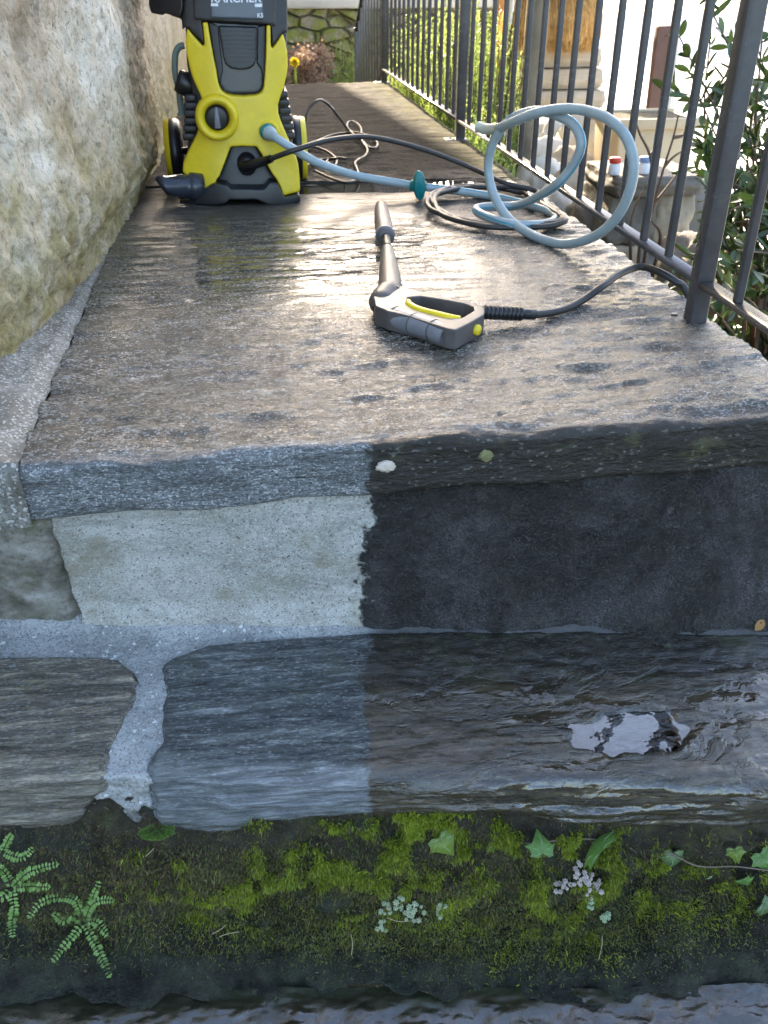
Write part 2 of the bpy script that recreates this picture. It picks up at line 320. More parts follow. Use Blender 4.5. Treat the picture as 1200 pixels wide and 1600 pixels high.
def mat_mortar(name='grey_mortar'):
    g = G(name); p = g.pos(); v = cells(g, p, (240, 240, 240), .001); s = cells(g, p, (480, 480, 480), .0006); big = g.noise(p, 10, 5, .65)
    c = g.ramp(big, [(.3, (.19, .195, .19)), (.5, (.29, .295, .285)), (.7, (.42, .42, .405))])
    c = g.mix(g.ramp(s, [(.70, 0.), (.95, .5)]), c, (.52, .52, .50))
    c = g.mix(g.ramp(s, [(.10, .6), (.26, 0.)]), c, (.09, .09, .085)); c = g.mix(g.ramp(v, [(.97, 0.), (.985, .8)]), c, (.7, .7, .68))
    c = g.mix(g.ramp(g.vor(p, 110), [(.12, .85), (.2, 0.)]), c, g.mix(g.noise(p, 50), (.07, .065, .06), (.5, .48, .44)))
    x = g.sep(p)[0]
    c = g.mix(g.ms(g.mth('MULTIPLY_ADD', g.noise(p, 20, 4), .06, x), XB, XB+.07), c, g.mix(.84, c, (.026, .025, .022)))
    c = g.mix(g.ms(g.mth('MULTIPLY_ADD', g.noise(p, 45, 4), .06, g.sep(p)[2]), -.385, -.425), c, (.035, .028, .02))
    return g.set(Base__Color=c, Roughness=g.ramp(s, [(.3, .30), (.7, .60)]), Normal=g.bump(g.mth('ADD', g.mth('MULTIPLY', s, .4), g.mth('MULTIPLY', v, .5)), .9, .0024))
def mat_stucco():
    g = G('old_stucco'); p = g.pos(); x, y, z = g.sep(p)
    s = g.noise(p, 90, 5, .7); s2 = g.noise(p, 26, 5, .65, .4); big = g.noise(p, 4.0, 5, .62)
    c = g.ramp(big, [(.34, (.24, .165, .09)), (.44, (.46, .365, .25)), (.54, (.66, .565, .43)), (.66, (.82, .745, .62))])
    c = g.mix(g.ms(y, 2.35, 2.55), c, g.mix(.6, c, (.42, .32, .21)))
    c = g.mix(g.ramp(s, [(.30, .85), (.48, 0.)]), c, (.12, .095, .062)); c = g.mix(g.ramp(s2, [(.32, .6), (.46, 0.)]), c, (.24, .19, .12))
    c = g.mix(g.ramp(s, [(.58, 0.), (.75, .5)]), c, (.66, .63, .56))
    low = g.mth('ADD', z, g.mth('MULTIPLY_ADD', g.noise(p, 9, 5, .6), -.5, .25))
    lo = g.ms(low, .42, .06)
    al = g.ramp(g.noise(p, 14, 5, .7), [(.36, 0.), (.56, 1.)])
    c = g.mix(g.mth('MULTIPLY', lo, .55), c, g.ramp(s2, [(.35, (.20, .125, .045)), (.65, (.56, .42, .22))]))
    c = g.mix(g.mth('MULTIPLY', g.mth('MULTIPLY', lo, al), .62), c, g.ramp(s, [(.3, (.13, .095, .02)), (.7, (.46, .36, .08))]))
    c = g.mix(g.ramp(g.noise(p, 11, 4, .6), [(.66, 0.), (.74, .75)]), c, (.09, .09, .085))
    q = g.n('VectorMath', _operation='DISTANCE'); g.put(q.inputs[0], g.mp(p, (1, .8, .75))); g.put(q.inputs[1], (-.42, 1.763, .266))
    spot = g.ms(g.mth('ADD', q.outputs['Value'], g.mth('MULTIPLY_ADD', g.noise(p, 30, 4, .6), .05, -.025)), .075, .045)
    c = g.mix(g.mth('MULTIPLY', spot, .85), c, (.27, .185, .08))
    h = g.mth('ADD', g.mth('MULTIPLY', s, .8), g.mth('MULTIPLY', s2, 1.0))
    return g.set(Base__Color=c, Roughness=.88, Normal=g.bump(h, .9, .010))
def leaf_mat(name, lo, hi, rough=.4, trans=.35, sc=6.):
    g = G(name); oi = g.n('NewGeometry'); p = g.obj(); rnd = oi.outputs['Random Per Island']
    c = g.mix(rnd, lo, hi); c = g.mix(g.ramp(g.noise(p, sc*12, 3, .6), [(.35, .25), (.65, 0.)]), c, tuple(t*.45 for t in lo))
    c = g.mix(g.ramp(g.noise(p, sc, 3, .6), [(.35, 0.), (.7, .5)]), c, tuple(min(1, t*1.35) for t in hi))
    g.set(Base__Color=c, Roughness=rough)
    tr = g.n('BsdfTranslucent', Color=g.mix(.35, c, tuple(min(1, t*1.6) for t in hi))); mx = g.n('MixShader', Fac=trans)
    g.t.links.new(g.b.outputs[0], mx.inputs[1]); g.t.links.new(tr.outputs[0], mx.inputs[2]); g.t.links.new(mx.outputs[0], g.out.inputs[0]); return g.m
def mat_water(name='clear_water', sc=16, bs=.05):
    g = G(name); n = g.noise(g.pos(), sc, 3, .5)
    g.set(Base__Color=(.95, .97, .97), Roughness=.015, Transmission__Weight=1., IOR=1.34, Normal=g.bump(n, bs, .004))
    return g.m
M = {}
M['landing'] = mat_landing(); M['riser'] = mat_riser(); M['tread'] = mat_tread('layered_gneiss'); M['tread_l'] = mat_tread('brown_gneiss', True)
M['mortar'] = mat_mortar(); M['stucco'] = mat_stucco(); M['water'] = mat_water()
M['iron'] = plain('grey_painted_iron', (.080, .074, .074), .27, 0., .25, 60, .25, .0012)
M['yellow'] = plain('yellow_plastic', (.80, .60, .018), .38, 0., .07, 30, .05, .0006)
M['black'] = plain('black_plastic', (.016, .016, .018), .36, 0., .3, 120, .15, .0006)
M['dark'] = plain('charcoal_plastic', (.038, .036, .036), .46, 0., .3, 90, .2, .0006)
M['blueblack'] = plain('gloss_dark_plastic', (.030, .034, .046), .22, 0., .2, 40, .03, .0004)
M['grip'] = plain('grey_grip', (.20, .205, .225), .42, 0., .2, 120, .15, .0006)
M['gun'] = plain('dusty_grey_plastic', (.095, .084, .078), .5, 0., .25, 60, .2, .0006)
M['hp'] = plain('black_rubber', (.035, .032, .030), .42, 0., .3, 60, .15, .0006)
M['hose'] = plain('pale_blue_hose', (.34, .42, .44), .35, 0., .12, 30, .1, .0006)
M['hose_end'] = plain('beige_hose', (.50, .50, .40), .45, 0., .15, 40, .1, .0006)
M['stripe'] = plain('blue_stripe', (.05, .30, .42), .35)
M['teal'] = plain('teal_plastic', (.004, .19, .19), .3, 0., .15, 60, .1, .0005)
M['white'] = plain('white_print', (.80, .82, .84), .5, 0., .04)
M['label'] = plain('label_plate', (.085, .105, .13), .28, 0., .2, 30, .02, .0003)
M['wheelrim'] = M['yellow']
M['soil'] = None
print('setup done')
# ------------------------------------------------------------------ ground and distance
def terrain_z(x, y):
    z = -.62 - .10*sstep(.9, 2.2, x) - .16*sstep(3., 7., y)
    z = z - 1.9*sstep(1.9, 3.4, x - .06*y)
    return z + .05*fbm(np.asarray(x)*1.7, np.asarray(y)*1.7, 0, 4, 3)
gx = np.concatenate([np.linspace(-14, -.4, 20), np.linspace(-.3, 4, 110), np.linspace(4.3, 30, 40)]); gy = np.concatenate([np.linspace(-8, .8, 14), np.linspace(.95, 9, 140), np.linspace(9.5, 40, 30)])
X, Y = np.meshgrid(gx, gy, indexing='ij'); Z = terrain_z(X, Y); Z = np.where(X < -.2, -.95, Z)
Z = np.where((X < 1.2) & (Y < .95), np.minimum(Z, -1.0), Z)
g = G('garden_soil'); p = g.pos(); n = g.noise(p, 7, 6, .65); n2 = g.noise(p, 45, 5, .7)
c = g.ramp(n, [(.3, (.06, .045, .028)), (.5, (.13, .105, .065)), (.62, (.10, .12, .035)), (.75, (.20, .20, .07))]); c = g.mix(g.ramp(n2, [(.3, .7), (.5, 0.)]), c, (.03, .024, .016))
M['soil'] = g.set(Base__Color=c, Roughness=.9, Normal=g.bump(g.mth('ADD', n2, g.noise(p, 130, 3)), 1, .02))
struct(link('ground', mesh_np('ground', np.stack([X, Y, Z], -1), grid_faces(len(gx), len(gy))), M['soil'], loc=(0, 0, -.9)))
g = G('pale_gravel'); p = g.pos(); n = g.noise(p, 3, 8, .7)
M['gravel'] = g.set(Base__Color=g.ramp(n, [(.3, (.62, .59, .53)), (.7, (.86, .84, .80))]), Roughness=.8, Normal=g.bump(g.noise(p, 60, 4), .4, .01))
gx = np.linspace(2.6, 60, 60); gy = np.linspace(1, 60, 60); X, Y = np.meshgrid(gx, gy, indexing='ij')
struct(link('gravel_yard', mesh_np('yard', np.stack([X, Y, -1.9+.06*fbm(X*.4, Y*.4, 0, 3, 5)], -1), grid_faces(60, 60)), M['gravel'], loc=(20, 20, -2)))
g = G('lake_water'); p = g.pos()
M['lake'] = g.set(Base__Color=(.05, .09, .11), Roughness=.18, IOR=1.33, Normal=g.bump(g.noise(p, .6, 4, .6), .3, .3))
a = np.linspace(0, 2*np.pi, 64, endpoint=False); V = [(0, 0, -3.2)]+[(900*math.cos(t), 900*math.sin(t), -3.2) for t in a]
struct(link('water', mesh_np('lake', V, [(0, i+1, (i+1) % 64+1) for i in range(64)], False), M['lake'], loc=(0, 0, -3.2)))

# unseen hillside, added to keep bright low sky out of the slab reflections
az = np.radians(np.linspace(-80, 17, 120)); rr = np.linspace(45, 150, 50); A, Rr = np.meshgrid(az, rr, indexing='ij'); ad = np.degrees(A)
el = np.radians(16.5*sstep(17, 8, ad)+1.6*fbm(A*9, 0*A, 0, 4, 501)*sstep(17, 8, ad)); t = sstep(45, 150, Rr)
Z = -3.4+(np.tan(el)*150+2)*t*sstep(17, 14, ad)+2.5*fbm(A*30, Rr*.06, 0, 4, 502)*t*sstep(17, 12, ad)
g = G('unseen_wooded_hill'); p = g.pos(); n = g.noise(p, .25, 7, .75); M['unseen_hill'] = g.set(Base__Color=g.ramp(n, [(.3, (.05, .038, .018)), (.5, (.13, .095, .042)), (.7, (.20, .16, .07))]), Roughness=1., Normal=g.bump(n, 1, 3.))
struct(link('unseen_hill', mesh_np('unseen_hill', np.stack([np.sin(A)*Rr, np.cos(A)*Rr, Z], -1), grid_faces(*A.shape)), M['unseen_hill'], loc=(-20, 80, -3.4)))
# ------------------------------------------------------------------ landing slabs
def ell(x, y, cx, cy, rx, ry, s=0, soft=.5):
    d = np.sqrt(((x-cx)/rx)**2+((y-cy)/ry)**2) + .45*fbm(np.asarray(x)*9, np.asarray(y)*14, s, 3, 40+s)
    return sstep(1+soft*.5, 1-soft*.5, d)
_p = [on_z(985, 493), on_z(975, 602), on_z(905, 545), on_z(1010, 522)]
def land_h(x, y):
    x = np.asarray(x); y = np.asarray(y); wx = x + .03*fbm(x*5, y*8, 0, 2, 90); wy = y + .020*fbm(x*6, y*6, 0, 3, 91)
    h = .0052*fbm(wx*5, wy*15, 0, 3, 11) + .0062*fbm(wx*10, wy*34, 0, 3, 12) + .0016*fbm(x*40, y*90, 0, 3, 13)
    led = fbm(wx*3.5, wy*11, 0, 3, 14); h = h + .0034*np.tanh(led*9)*.8; film = sstep(1.42, 1.85, y+.12*fbm(x*3, y*3, 0, 2, 16))*sstep(2.85, 2.75, y)*sstep(.62, .40, x); h = h*(1-film*(.90-.35*sstep(.0, .35, fbm(x*6, y*16, 0, 3, 15))))                     # cleaved ledges
    flat = .0065*ell(x, y, .40, 2.71, .32, .075, 1) + .0020*ell(x, y, .12, 2.30, .30, .40, 2)
    for i, q in enumerate(_p[:2]): flat = flat + (.0035, .0035, .003, .003)[i]*ell(x, y, q[0], q[1], (.06, .05, .035, .03)[i], (.016, .012, .012, .012)[i], 4+i)
    edge = .004*sstep(1.20, 1.08, y)
    return h - flat - edge + .0012
R_ED = .014
ny = np.concatenate([np.arange(1.075+R_ED, 1.75, .0036), np.arange(1.75, 2.30, .0055), np.linspace(2.30, 2.765, 70)])
prof = [(1.090, -.088), (1.083, -.086), (1.077, -.082)]+[(1.075, z) for z in np.arange(-.078, -R_ED, .0034)]
prof += [(1.075+R_ED-R_ED*math.cos(t), -R_ED+R_ED*math.sin(t)) for t in np.linspace(0, math.pi/2, 7)[:-1]]+[(y, 0.) for y in ny]+[(2.773, -.003), (2.7745, -.06)]
prof = np.array(prof)
nx = np.concatenate([[-.3215, -.3205], np.arange(-.318, .815, .0036), [.818, .8205]])
X = np.repeat(nx[:, None], len(prof), 1); Yp = np.repeat(prof[None, :, 0], len(nx), 0); Zp = np.repeat(prof[None, :, 1], len(nx), 0)
X = X + np.where(X > .6, .010, .004)*fbm(Yp*4, Zp*4, 0, 4, 77)*sstep(.78, .82, np.abs(X-.25)+.25)   # chipped long edges
tw = sstep(-R_ED-.004, -.002, Zp)                                   # 1 on the top, 0 on the front face
front = fbm(X*10, Zp*40, 0, 4, 21)*.0035 + fbm(X*40, Zp*150, 0, 3, 22)*.0016 + fbm(X*3.5, Zp*8, 0, 2, 23)*.005
sag = .006*sstep(.5, -.3, X)                                          # thinner, lower worn arris on the left
Zq = Zp + tw*land_h(X, Yp) - tw*.0*sag + np.where(Zp < -.05, 1., 0)*(.009*fbm(X*6, 0*X, 0, 3, 24))
Yq = Yp - (1-tw)*front
Zq[0] = np.minimum(Zq[0], -.06); Zq[-1] = np.minimum(Zq[-1], -.06); Zq[:, -1] = -.06
tag(link('stone_slab', mesh_np('landing', np.stack([X, Yq, Zq], -1), grid_faces(*X.shape)), M['landing'], loc=(.25, 1.9, -.09)),
    'wet grey gneiss slab with a half cleaned front edge, under the spray gun', 'stone slab')
ny = np.concatenate([[2.7755, 2.7762], np.arange(2.779, 3.6, .010), np.linspace(3.62, 5.38, 110), [5.395, 5.40]]); nx = np.concatenate([[-.321, -.32], np.linspace(-.315, .80, 150), [.808, .81]])
X, Yp = np.meshgrid(nx, ny, indexing='ij')
Z = .0035 + 1.0*land_h(X*1.1+3, Yp*.9) * .75
X = X + .012*fbm(Yp*3, 0*X, 0, 4, 78)*sstep(.76, .8, X)
for k in (0, -1): Z[k] = -.06; Z[:, k] = -.06
tag(link('stone_slab', mesh_np('landing_far', np.stack([X, Yp, Z], -1), grid_faces(*X.shape)), M['landing'], loc=(.25, 4.1, -.06)),
    'dark brown mossy stone slab behind the pressure washer, reaching the far flower beds', 'stone slab')
# thin sheets of standing water; the stone pokes through
def sheet(name, x0, x1, y0, y1, zf, mask, step, mat='water'):
    nx = np.arange(x0, x1, step); ny = np.arange(y0, y1, step); X, Y = np.meshgrid(nx, ny, indexing='ij'); F = grid_faces(*X.shape)
    k = mask(X, Y).ravel(); F = F[k[F].all(1)]; Z = zf(X, Y)
    use = np.unique(F); mp = -np.ones(X.size, int); mp[use] = np.arange(len(use))
    return struct(link(name, mesh_np(name, np.stack([X, Y, Z], -1).reshape(-1, 3)[use], mp[F]), M[mat]))
WL = -.0016
lw = lambda X, Y: (land_h(X, Y) < WL+.0004)
struct(sheet('puddle', .05, .80, 2.52, 2.772, lambda X, Y: WL+0*X, lw, .005))

# ------------------------------------------------------------------ riser, treads, mortar
Yb = lambda x: 1.090 - .095*(x-.13)
zt = lambda x: -.322 - .057*(x-.13)
TS = .12                                   # the treads drain towards the front
ztt = lambda x, y: zt(x) - TS*(Yb(x)-np.asarray(y))
def Yn(x):
    y0 = .787 - .115*np.asarray(x); k = (.55-zt(x))/y0
    return (.55-zt(x)+TS*Yb(x))/(k+TS)
def on_tread(px, py):
    z = -.34
    for _ in range(6): q = on_z(px, py, z); z = float(ztt(q[0], q[1]))
    return on_z(px, py, z)
def riser_mesh(x0, x1, step, disp, left=None):
    nx = np.arange(x0, x1, step); v = np.linspace(0, 1, 84); X, Vv = np.meshgrid(nx, v, indexing='ij')
    if left is not None: X = X + left(Vv)*sstep(x0+.25, x0, X)
    zb = zt(X) - .012; Z = -.055 + (zb+.055)*Vv; Y = 1.090 + (Yb(X)-1.090)*Vv
    Y = Y - disp(X, Z)
    return X, Y, Z
def d_right(X, Z):
    m = sstep(XB-.004, XB+.012, X+.010*fbm(Z*28, 0*Z, 0, 3, 31))
    clean = .0014*fbm(X*14, Z*14, 0, 4, 32)+.0006*fbm(X*120, Z*120, 0, 2, 33)
    rough = .0120*fbm(X*6, Z*9, 0, 4, 34)+.0075*fbm(X*20, Z*24, 0, 4, 35)+.0030*np.abs(fbm(X*90, Z*90, 0, 3, 36))+.003
    low = .010*sstep(.045, .0, Z-zt(X))*(1+.4*fbm(X*7, 0*X, 0, 2, 37))
    return clean*(1-m)+rough*m+low
X, Y, Z = riser_mesh(-.305, .835, .0036, d_right, lambda v: .012*fbm(v*5, 0*v, 0, 3, 38)+.006*v)
Y[0] += .03; Y[-1] += .05
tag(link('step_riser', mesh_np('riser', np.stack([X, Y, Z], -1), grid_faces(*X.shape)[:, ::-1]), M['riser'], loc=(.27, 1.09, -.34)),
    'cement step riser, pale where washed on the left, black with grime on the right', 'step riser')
X, Y, Z = riser_mesh(-.75, -.290, .0036, lambda X, Z: .004+.012*fbm(X*11, Z*11, 0, 4, 41)+.006*np.abs(fbm(X*35, Z*35, 0, 4, 42))-.012*sstep(-.315, -.292, X))
g = G('rough_rubble'); p = g.pos(); n = g.noise(p, 18, 6, .7); f = g.noise(p, 160, 4, .75)
c = g.ramp(n, [(.3, (.045, .045, .03)), (.48, (.16, .145, .115)), (.66, (.33, .31, .27))]); c = g.mix(g.ramp(g.noise(p, 12, 4, .6), [(.5, 0.), (.64, .7)]), c, (.085, .10, .035)); c = g.mix(g.ramp(f, [(.3, .8), (.42, 0.)]), c, (.03, .03, .025))
M['rubble'] = g.set(Base__Color=c, Roughness=.7, Normal=g.bump(f, .8, .004))
tag(link('rough_stone', mesh_np('rough', np.stack([X, Y, Z], -1), grid_faces(*X.shape)[:, ::-1]), M['rubble'], loc=(-.5, 1.1, -.33)),
    'rough brown and greenish stone left of the pale washed cement panel', 'stone')
# mortar bed seen between the tread stones and along the riser
nx = np.arange(-.75, .84, .0036); ys = np.concatenate([np.linspace(1.15, .80, 105), np.full(26, .80)]); zs = np.concatenate([np.zeros(105), -np.linspace(.002, .15, 26)])
X = np.repeat(nx[:, None], len(ys), 1); T = np.repeat(ys[None], len(nx), 0); ZZ = np.repeat(zs[None], len(nx), 0)
jt = sstep(-.275, -.262, X+.02*fbm(X*0+3, ZZ*30, 0, 3, 54))*sstep(-.172, -.188, X+.02*fbm(X*0+7, ZZ*30, 0, 3, 55))
Yc = np.where(ZZ < 0, Yn(X)+.006+.012*fbm(X*40, ZZ*40, 0, 4, 56)+ZZ*-.12+.07*(1-jt), Yb(X)+.05 + (Yn(X)+.014-Yb(X)-.05)*(1.15-T)/.35)
Zc = ztt(X, np.minimum(Yc, Yb(X))) - .0035 + .0020*fbm(X*30, Yc*30, 0, 4, 51) + .0012*fbm(X*110, Yc*110, ZZ*110, 3, 52) + ZZ*(.72+.35*fbm(X*30, 0*X, 0, 3, 57)) + .016*sstep(Yb(X)-.032, Yb(X)+.012, Yc)*(1+.3*fbm(X*8, 0*X, 0, 3, 53))
Zc = Zc - .022*sstep(Yb(X)-.055, Yb(X)-.075, Yc)*sstep(-.150, -.120, X)
Zc = Zc - (.004+.02*(1-jt))*sstep(Yn(X)+.06, Yn(X)+.014, Yc)
tag(link('mortar_bed', mesh_np('mortar', np.stack([X, Yc, Zc], -1), grid_faces(*X.shape)[:, ::-1]), M['mortar'], loc=(0, .95, -.45)),
    'pale grey gritty mortar joint branching between the two lower step stones', 'mortar joint')
tp = on_tread(985, 1142)
def tread_h(x, y):
    wx = x+.02*fbm(x*7, y*9, 0, 2, 60); wy = y+.012*fbm(x*8, y*8, 0, 3, 61)
    h = .0026*fbm(wx*5, wy*26, 0, 3, 62)+.0016*fbm(wx*16, wy*75, 0, 3, 63)+.0006*fbm(x*60, y*200, 0, 3, 64)+.0020*np.tanh(8*fbm(wx*3, wy*18, 0, 3, 65))
    wet = sstep(XB-.04, XB+.02, x); h = h*(1-wet*.65) + wet*(.0030*fbm(x*16, y*24, 0, 3, 66)+.0014*fbm(x*45, y*60, 0, 2, 67))
    return h
pool_z = lambda x, y: float(tp[2])-.05*(np.asarray(x)-tp[0])+.15*(np.asarray(y)-tp[1])
def bowl(x, y): return ell(x+.022*fbm(x*26, y*40, 0, 3, 68), y+.016*fbm(x*22, y*30, 0, 3, 69), tp[0], tp[1], .090, .036, 8, .35)
def tread_mesh(xl, xr, back, botpts, n, seed, rnd=.026):
    """t runs from the back edge over the worn nose down the front face"""
    u = np.linspace(0, 1, n); tt = np.concatenate([np.linspace(0, 1, 92), 1+np.linspace(0, 1, 15)[1:], 2+np.linspace(0, 1, 34)[1:]]); U, T = np.meshgrid(u, tt, indexing='ij')
    yq0 = np.linspace(0, 1, 200)
    X = np.zeros_like(U); 
    yn0 = Yn(.0)
    for it in range(3):
        if it == 0: Yy = 1.06+(yn0-1.06)*np.minimum(T, 1)
        X = xl(Yy)+(xr(Yy)-xl(Yy))*U
        yb = back(X); yn = Yn(X)+rnd + .006*fbm(X*9, 0*X, seed, 3, 70)
        Yy = np.where(T <= 1, yb+(yn-yb)*np.minimum(T, 1), yn-rnd*np.sin(np.clip(T-1, 0, 1)*math.pi/2))
    zb = np.interp(X, botpts[:, 0], botpts[:, 1]) + .006*fbm(X*14, 0*X, seed, 4, 71)
    z0 = ztt(X, np.minimum(Yy, Yb(X)))+.003
    Zz = np.where(T <= 1, z0, z0-rnd*(1-np.cos(np.clip(T-1, 0, 1)*math.pi/2)))
    f = np.clip(T-2, 0, 1); Zz = np.where(T > 2, (z0-rnd)+(zb-(z0-rnd))*f, Zz)
    top = np.clip(2-T, 0, 1); fr = sstep(1.2, 2, T)
    h = tread_h(X, Yy)
    Zz = Zz + top*h
    bw = bowl(X, Yy)*top; Zz = Zz*(1-bw)+bw*(pool_z(X, Yy)-.0040+.45*h)
    d = .005*fbm(X*7, Zz*22, seed, 4, 72)+.0025*fbm(X*24, Zz*110, seed, 3, 73)+.0035*np.tanh(6*fbm(X*4, Zz*34, seed, 3, 74))
    Yy = Yy - fr*d + .018*f**3
    # rounded arris at the joints
    dl = np.minimum((X-xl(Yy)) if True else 0, np.where(xr(Yy) > .7, 9, xr(Yy)-X)); dl = np.minimum(dl, np.where(T <= 1, yb-Yy, 9)*1.0)
    er = np.where(np.isfinite(dl), sstep(.012, 0., np.abs(dl)), 0)
    Zz = Zz - (.010*er**1.5)*(top) ; Yy = Yy + .010*er*fr
    return X, Yy, Zz
def y_edge(pts, wob, seed):
    q = np.array([on_tread(a, b)[:2] for a, b in pts]); q = q[np.argsort(q[:, 1])]
    return lambda y: np.interp(y, q[:, 1], q[:, 0]) + wob*fbm(np.asarray(y)*38, 0*np.asarray(y), 0, 4, seed)
xl_mid = y_edge([(250, 1040), (256, 1085), (246, 1130), (252, 1155), (236, 1182), (216, 1240)], .003, 81)
xr_left = y_edge([(190, 1030), (222, 1055), (214, 1092), (190, 1142), (166, 1192), (160, 1238)], .003, 82)
bq = np.array([on_tread(a, b)[:2] for a, b in [(250, 1042), (270, 1025), (330, 1006), (450, 992), (575, 985), (900, 983), (1190, 989)]])
back_mid = lambda x: np.interp(x, bq[:, 0], bq[:, 1]) + .003*fbm(x*30, 0*x, 0, 4, 83)
bl = np.array([on_tread(a, b)[:2] for a, b in [(0, 1026), (150, 1021), (188, 1026), (206, 1042), (224, 1062)]])
back_left = lambda x: np.interp(x, bl[:, 0], bl[:, 1]) + .002*fbm(x*30, 0*x, 0, 4, 84)
bot_mid = np.array([on_y(a, b, float(Yn(x0)))[[0, 2]] for a, b, x0 in [(215, 1300, -.19), (260, 1328, -.17), (330, 1326, -.13), (400, 1302, -.06), (480, 1290, 0), (570, 1283, .09), (700, 1282, .18), (800, 1278, .25), (900, 1296, .33), (1000, 1300, .42), (1200, 1306, .58)]])
bot_left = np.array([on_y(a, b, float(Yn(x0)))[[0, 2]] for a, b, x0 in [(0, 1322, -.36), (60, 1314, -.31), (100, 1310, -.28), (130, 1290, -.25), (155, 1250, -.23)]])
X, Y, Z = tread_mesh(xl_mid, lambda y: .84+0*y, back_mid, bot_mid, 330, 1)
Y[-1] += .05
tag(link('step_stone', mesh_np('tread', np.stack([X, Y, Z], -1), grid_faces(*X.shape)[:, ::-1]), M['tread'], loc=(.3, .9, -.42)),
    'long layered step stone, blue grey left half, dark wet right half with puddle', 'step stone')
X, Y, Z = tread_mesh(lambda y: -.75+0*y, xr_left, back_left, bot_left, 170, 2)
tag(link('step_stone', mesh_np('tread_l', np.stack([X, Y, Z], -1), grid_faces(*X.shape)[:, ::-1]), M['tread_l'], loc=(-.48, .9, -.42)),
    'brown streaked step stone left of the mortar joint, above the larger ferns', 'step stone')
M['water_t'] = mat_water('still_water', 22, .13); M['water_t'].node_tree.nodes['Principled BSDF'].inputs['IOR'].default_value = 2.2
struct(sheet('puddle', tp[0]-.16, tp[0]+.16, tp[1]-.07, tp[1]+.07, lambda X, Y: pool_z(X, Y)-.0012, lambda X, Y: bowl(X, Y) > .16, .0025, 'water_t'))

# mossy bank under the tread and the lowest wet tread
def bank(x, s):
    P = np.array([(.875, -.37), (.845, -.42), (.832, -.47), (.815, -.53), (.795, -.59), (.770, -.64), (.735, -.672), (.66, -.685), (.50, -.69), (.30, -.695)])
    t = np.linspace(0, 1, len(P)); y = np.interp(s, t, P[:, 0]); z = np.interp(s, t, P[:, 1])
    y = y-.11*(x) - .03*sstep(.15, .6, x)*sstep(.2, .6, s); z = z - .03*(x-.1)
    z = z + .035*sstep(.25, .65, x)*sstep(.35, .6, s)
    return np.stack([x, y, z], -1)
def bank_grid(s0, s1, ns, step, amp):
    nx = np.arange(-.62, .90, step); s = np.linspace(s0, s1, ns); X, S = np.meshgrid(nx, s, indexing='ij'); S = S*(1+(.10*fbm(X*7, 0*X, 0, 4, 108)+.02)*(1 if s0 == 0 else 0)); P = bank(X, S); P0 = P.copy(); N = grid_normals(P); N *= np.sign((N*np.array([0, -.6, .8])).sum(-1, keepdims=True))
    d = amp(P0[..., 0], P0[..., 1], P0[..., 2]); return X, S, P0+N*d[..., None], N
fs = 0.68
Xb, Sb, Pb, Nb = bank_grid(0, fs, 120, .005, lambda x, y, z: .032*fbm(x*9, y*9, z*12, 3, 101)+.011*sstep(-.05, .22, fbm(x*22, y*22, z*22, 4, 201))*sstep(-.60, -.54, z)+.022*np.clip(fbm(x*6, y*6, z*9, 3, 109)+.1, 0, 1)*sstep(-.60, -.52, z)+.013*np.abs(fbm(x*28, y*28, z*28, 3, 102))+.004*fbm(x*90, y*90, z*90, 3, 103))
g = G('mossy_earth'); p = g.pos(); n = g.noise(p, 22, 6, .7); f = g.noise(p, 260, 4, .75); b = g.noise(p, 8, 5, .6)
c = g.ramp(n, [(.3, (.020, .014, .009)), (.5, (.060, .044, .028)), (.62, (.085, .078, .03)), (.75, (.12, .13, .035))]); c = g.mix(g.ramp(f, [(.55, 0.), (.7, .7)]), c, (.10, .105, .045)); c = g.mix(g.ramp(b, [(.5, 0.), (.66, .6)]), c, (.045, .07, .045))
zz = g.mth('MULTIPLY_ADD', g.noise(p, 14, 5), .14, g.mth('SUBTRACT', g.sep(p)[2], .07)); wl = g.ms(zz, -.54, -.60); c = g.mix(g.mth('MULTIPLY', wl, .8), c, g.mix(g.ramp(n, [(.4, 0.), (.6, 1.)]), (.020, .022, .018), (.050, .062, .045)))
M['bank'] = g.set(Base__Color=c, Roughness=g.mix(wl, g.ramp(n, [(.3, .35), (.6, .8)]), .13), Normal=g.bump(g.mth('ADD', g.mth('ADD', f, n), cells(g, p, (260, 260, 260), .002)), 1, .010))
tag(link('moss_bank', mesh_np('bank', Pb, grid_faces(*Xb.shape)[:, ::-1]), M['bank'], loc=(.1, .8, -.7)), 'dark damp earth bank overgrown with moss beneath the step stones', 'bank')
X, S, P, N = bank_grid(fs-.012, 1, 110, .004, lambda x, y, z: (.007*fbm(x*8, y*14, 0, 4, 104)+.004*fbm(x*26, y*36, 0, 4, 105))+.0012*fbm(x*70, y*120, 0, 3, 106)+.004-.012*sstep(.70, .74, y+.11*x+.02*fbm(x*9, 0*x, 0, 3, 110)))
g = G('wet_low_step'); p = g.pos(); n = g.noise(g.mp(p, (16, 26, 26)), 1, 7, .65, .4); n2 = g.noise(p, 160, 4, .7)
c = g.ramp(n, [(.3, (.014, .010, .008)), (.5, (.040, .031, .022)), (.7, (.11, .09, .065))]); xs, y, _z = g.sep(p); y = g.mth('ADD', g.mth('MULTIPLY_ADD', xs, .11, 0.), g.mth('MULTIPLY_ADD', g.noise(p, 18, 4, .6), .10, g.mth('SUBTRACT', y, .05)))
c = g.mix(g.mth('MULTIPLY', g.ms(y, .675, .74), g.ramp(g.noise(p, 20, 4), [(.3, .4), (.5, .95)])), c, (.030, .036, .014))
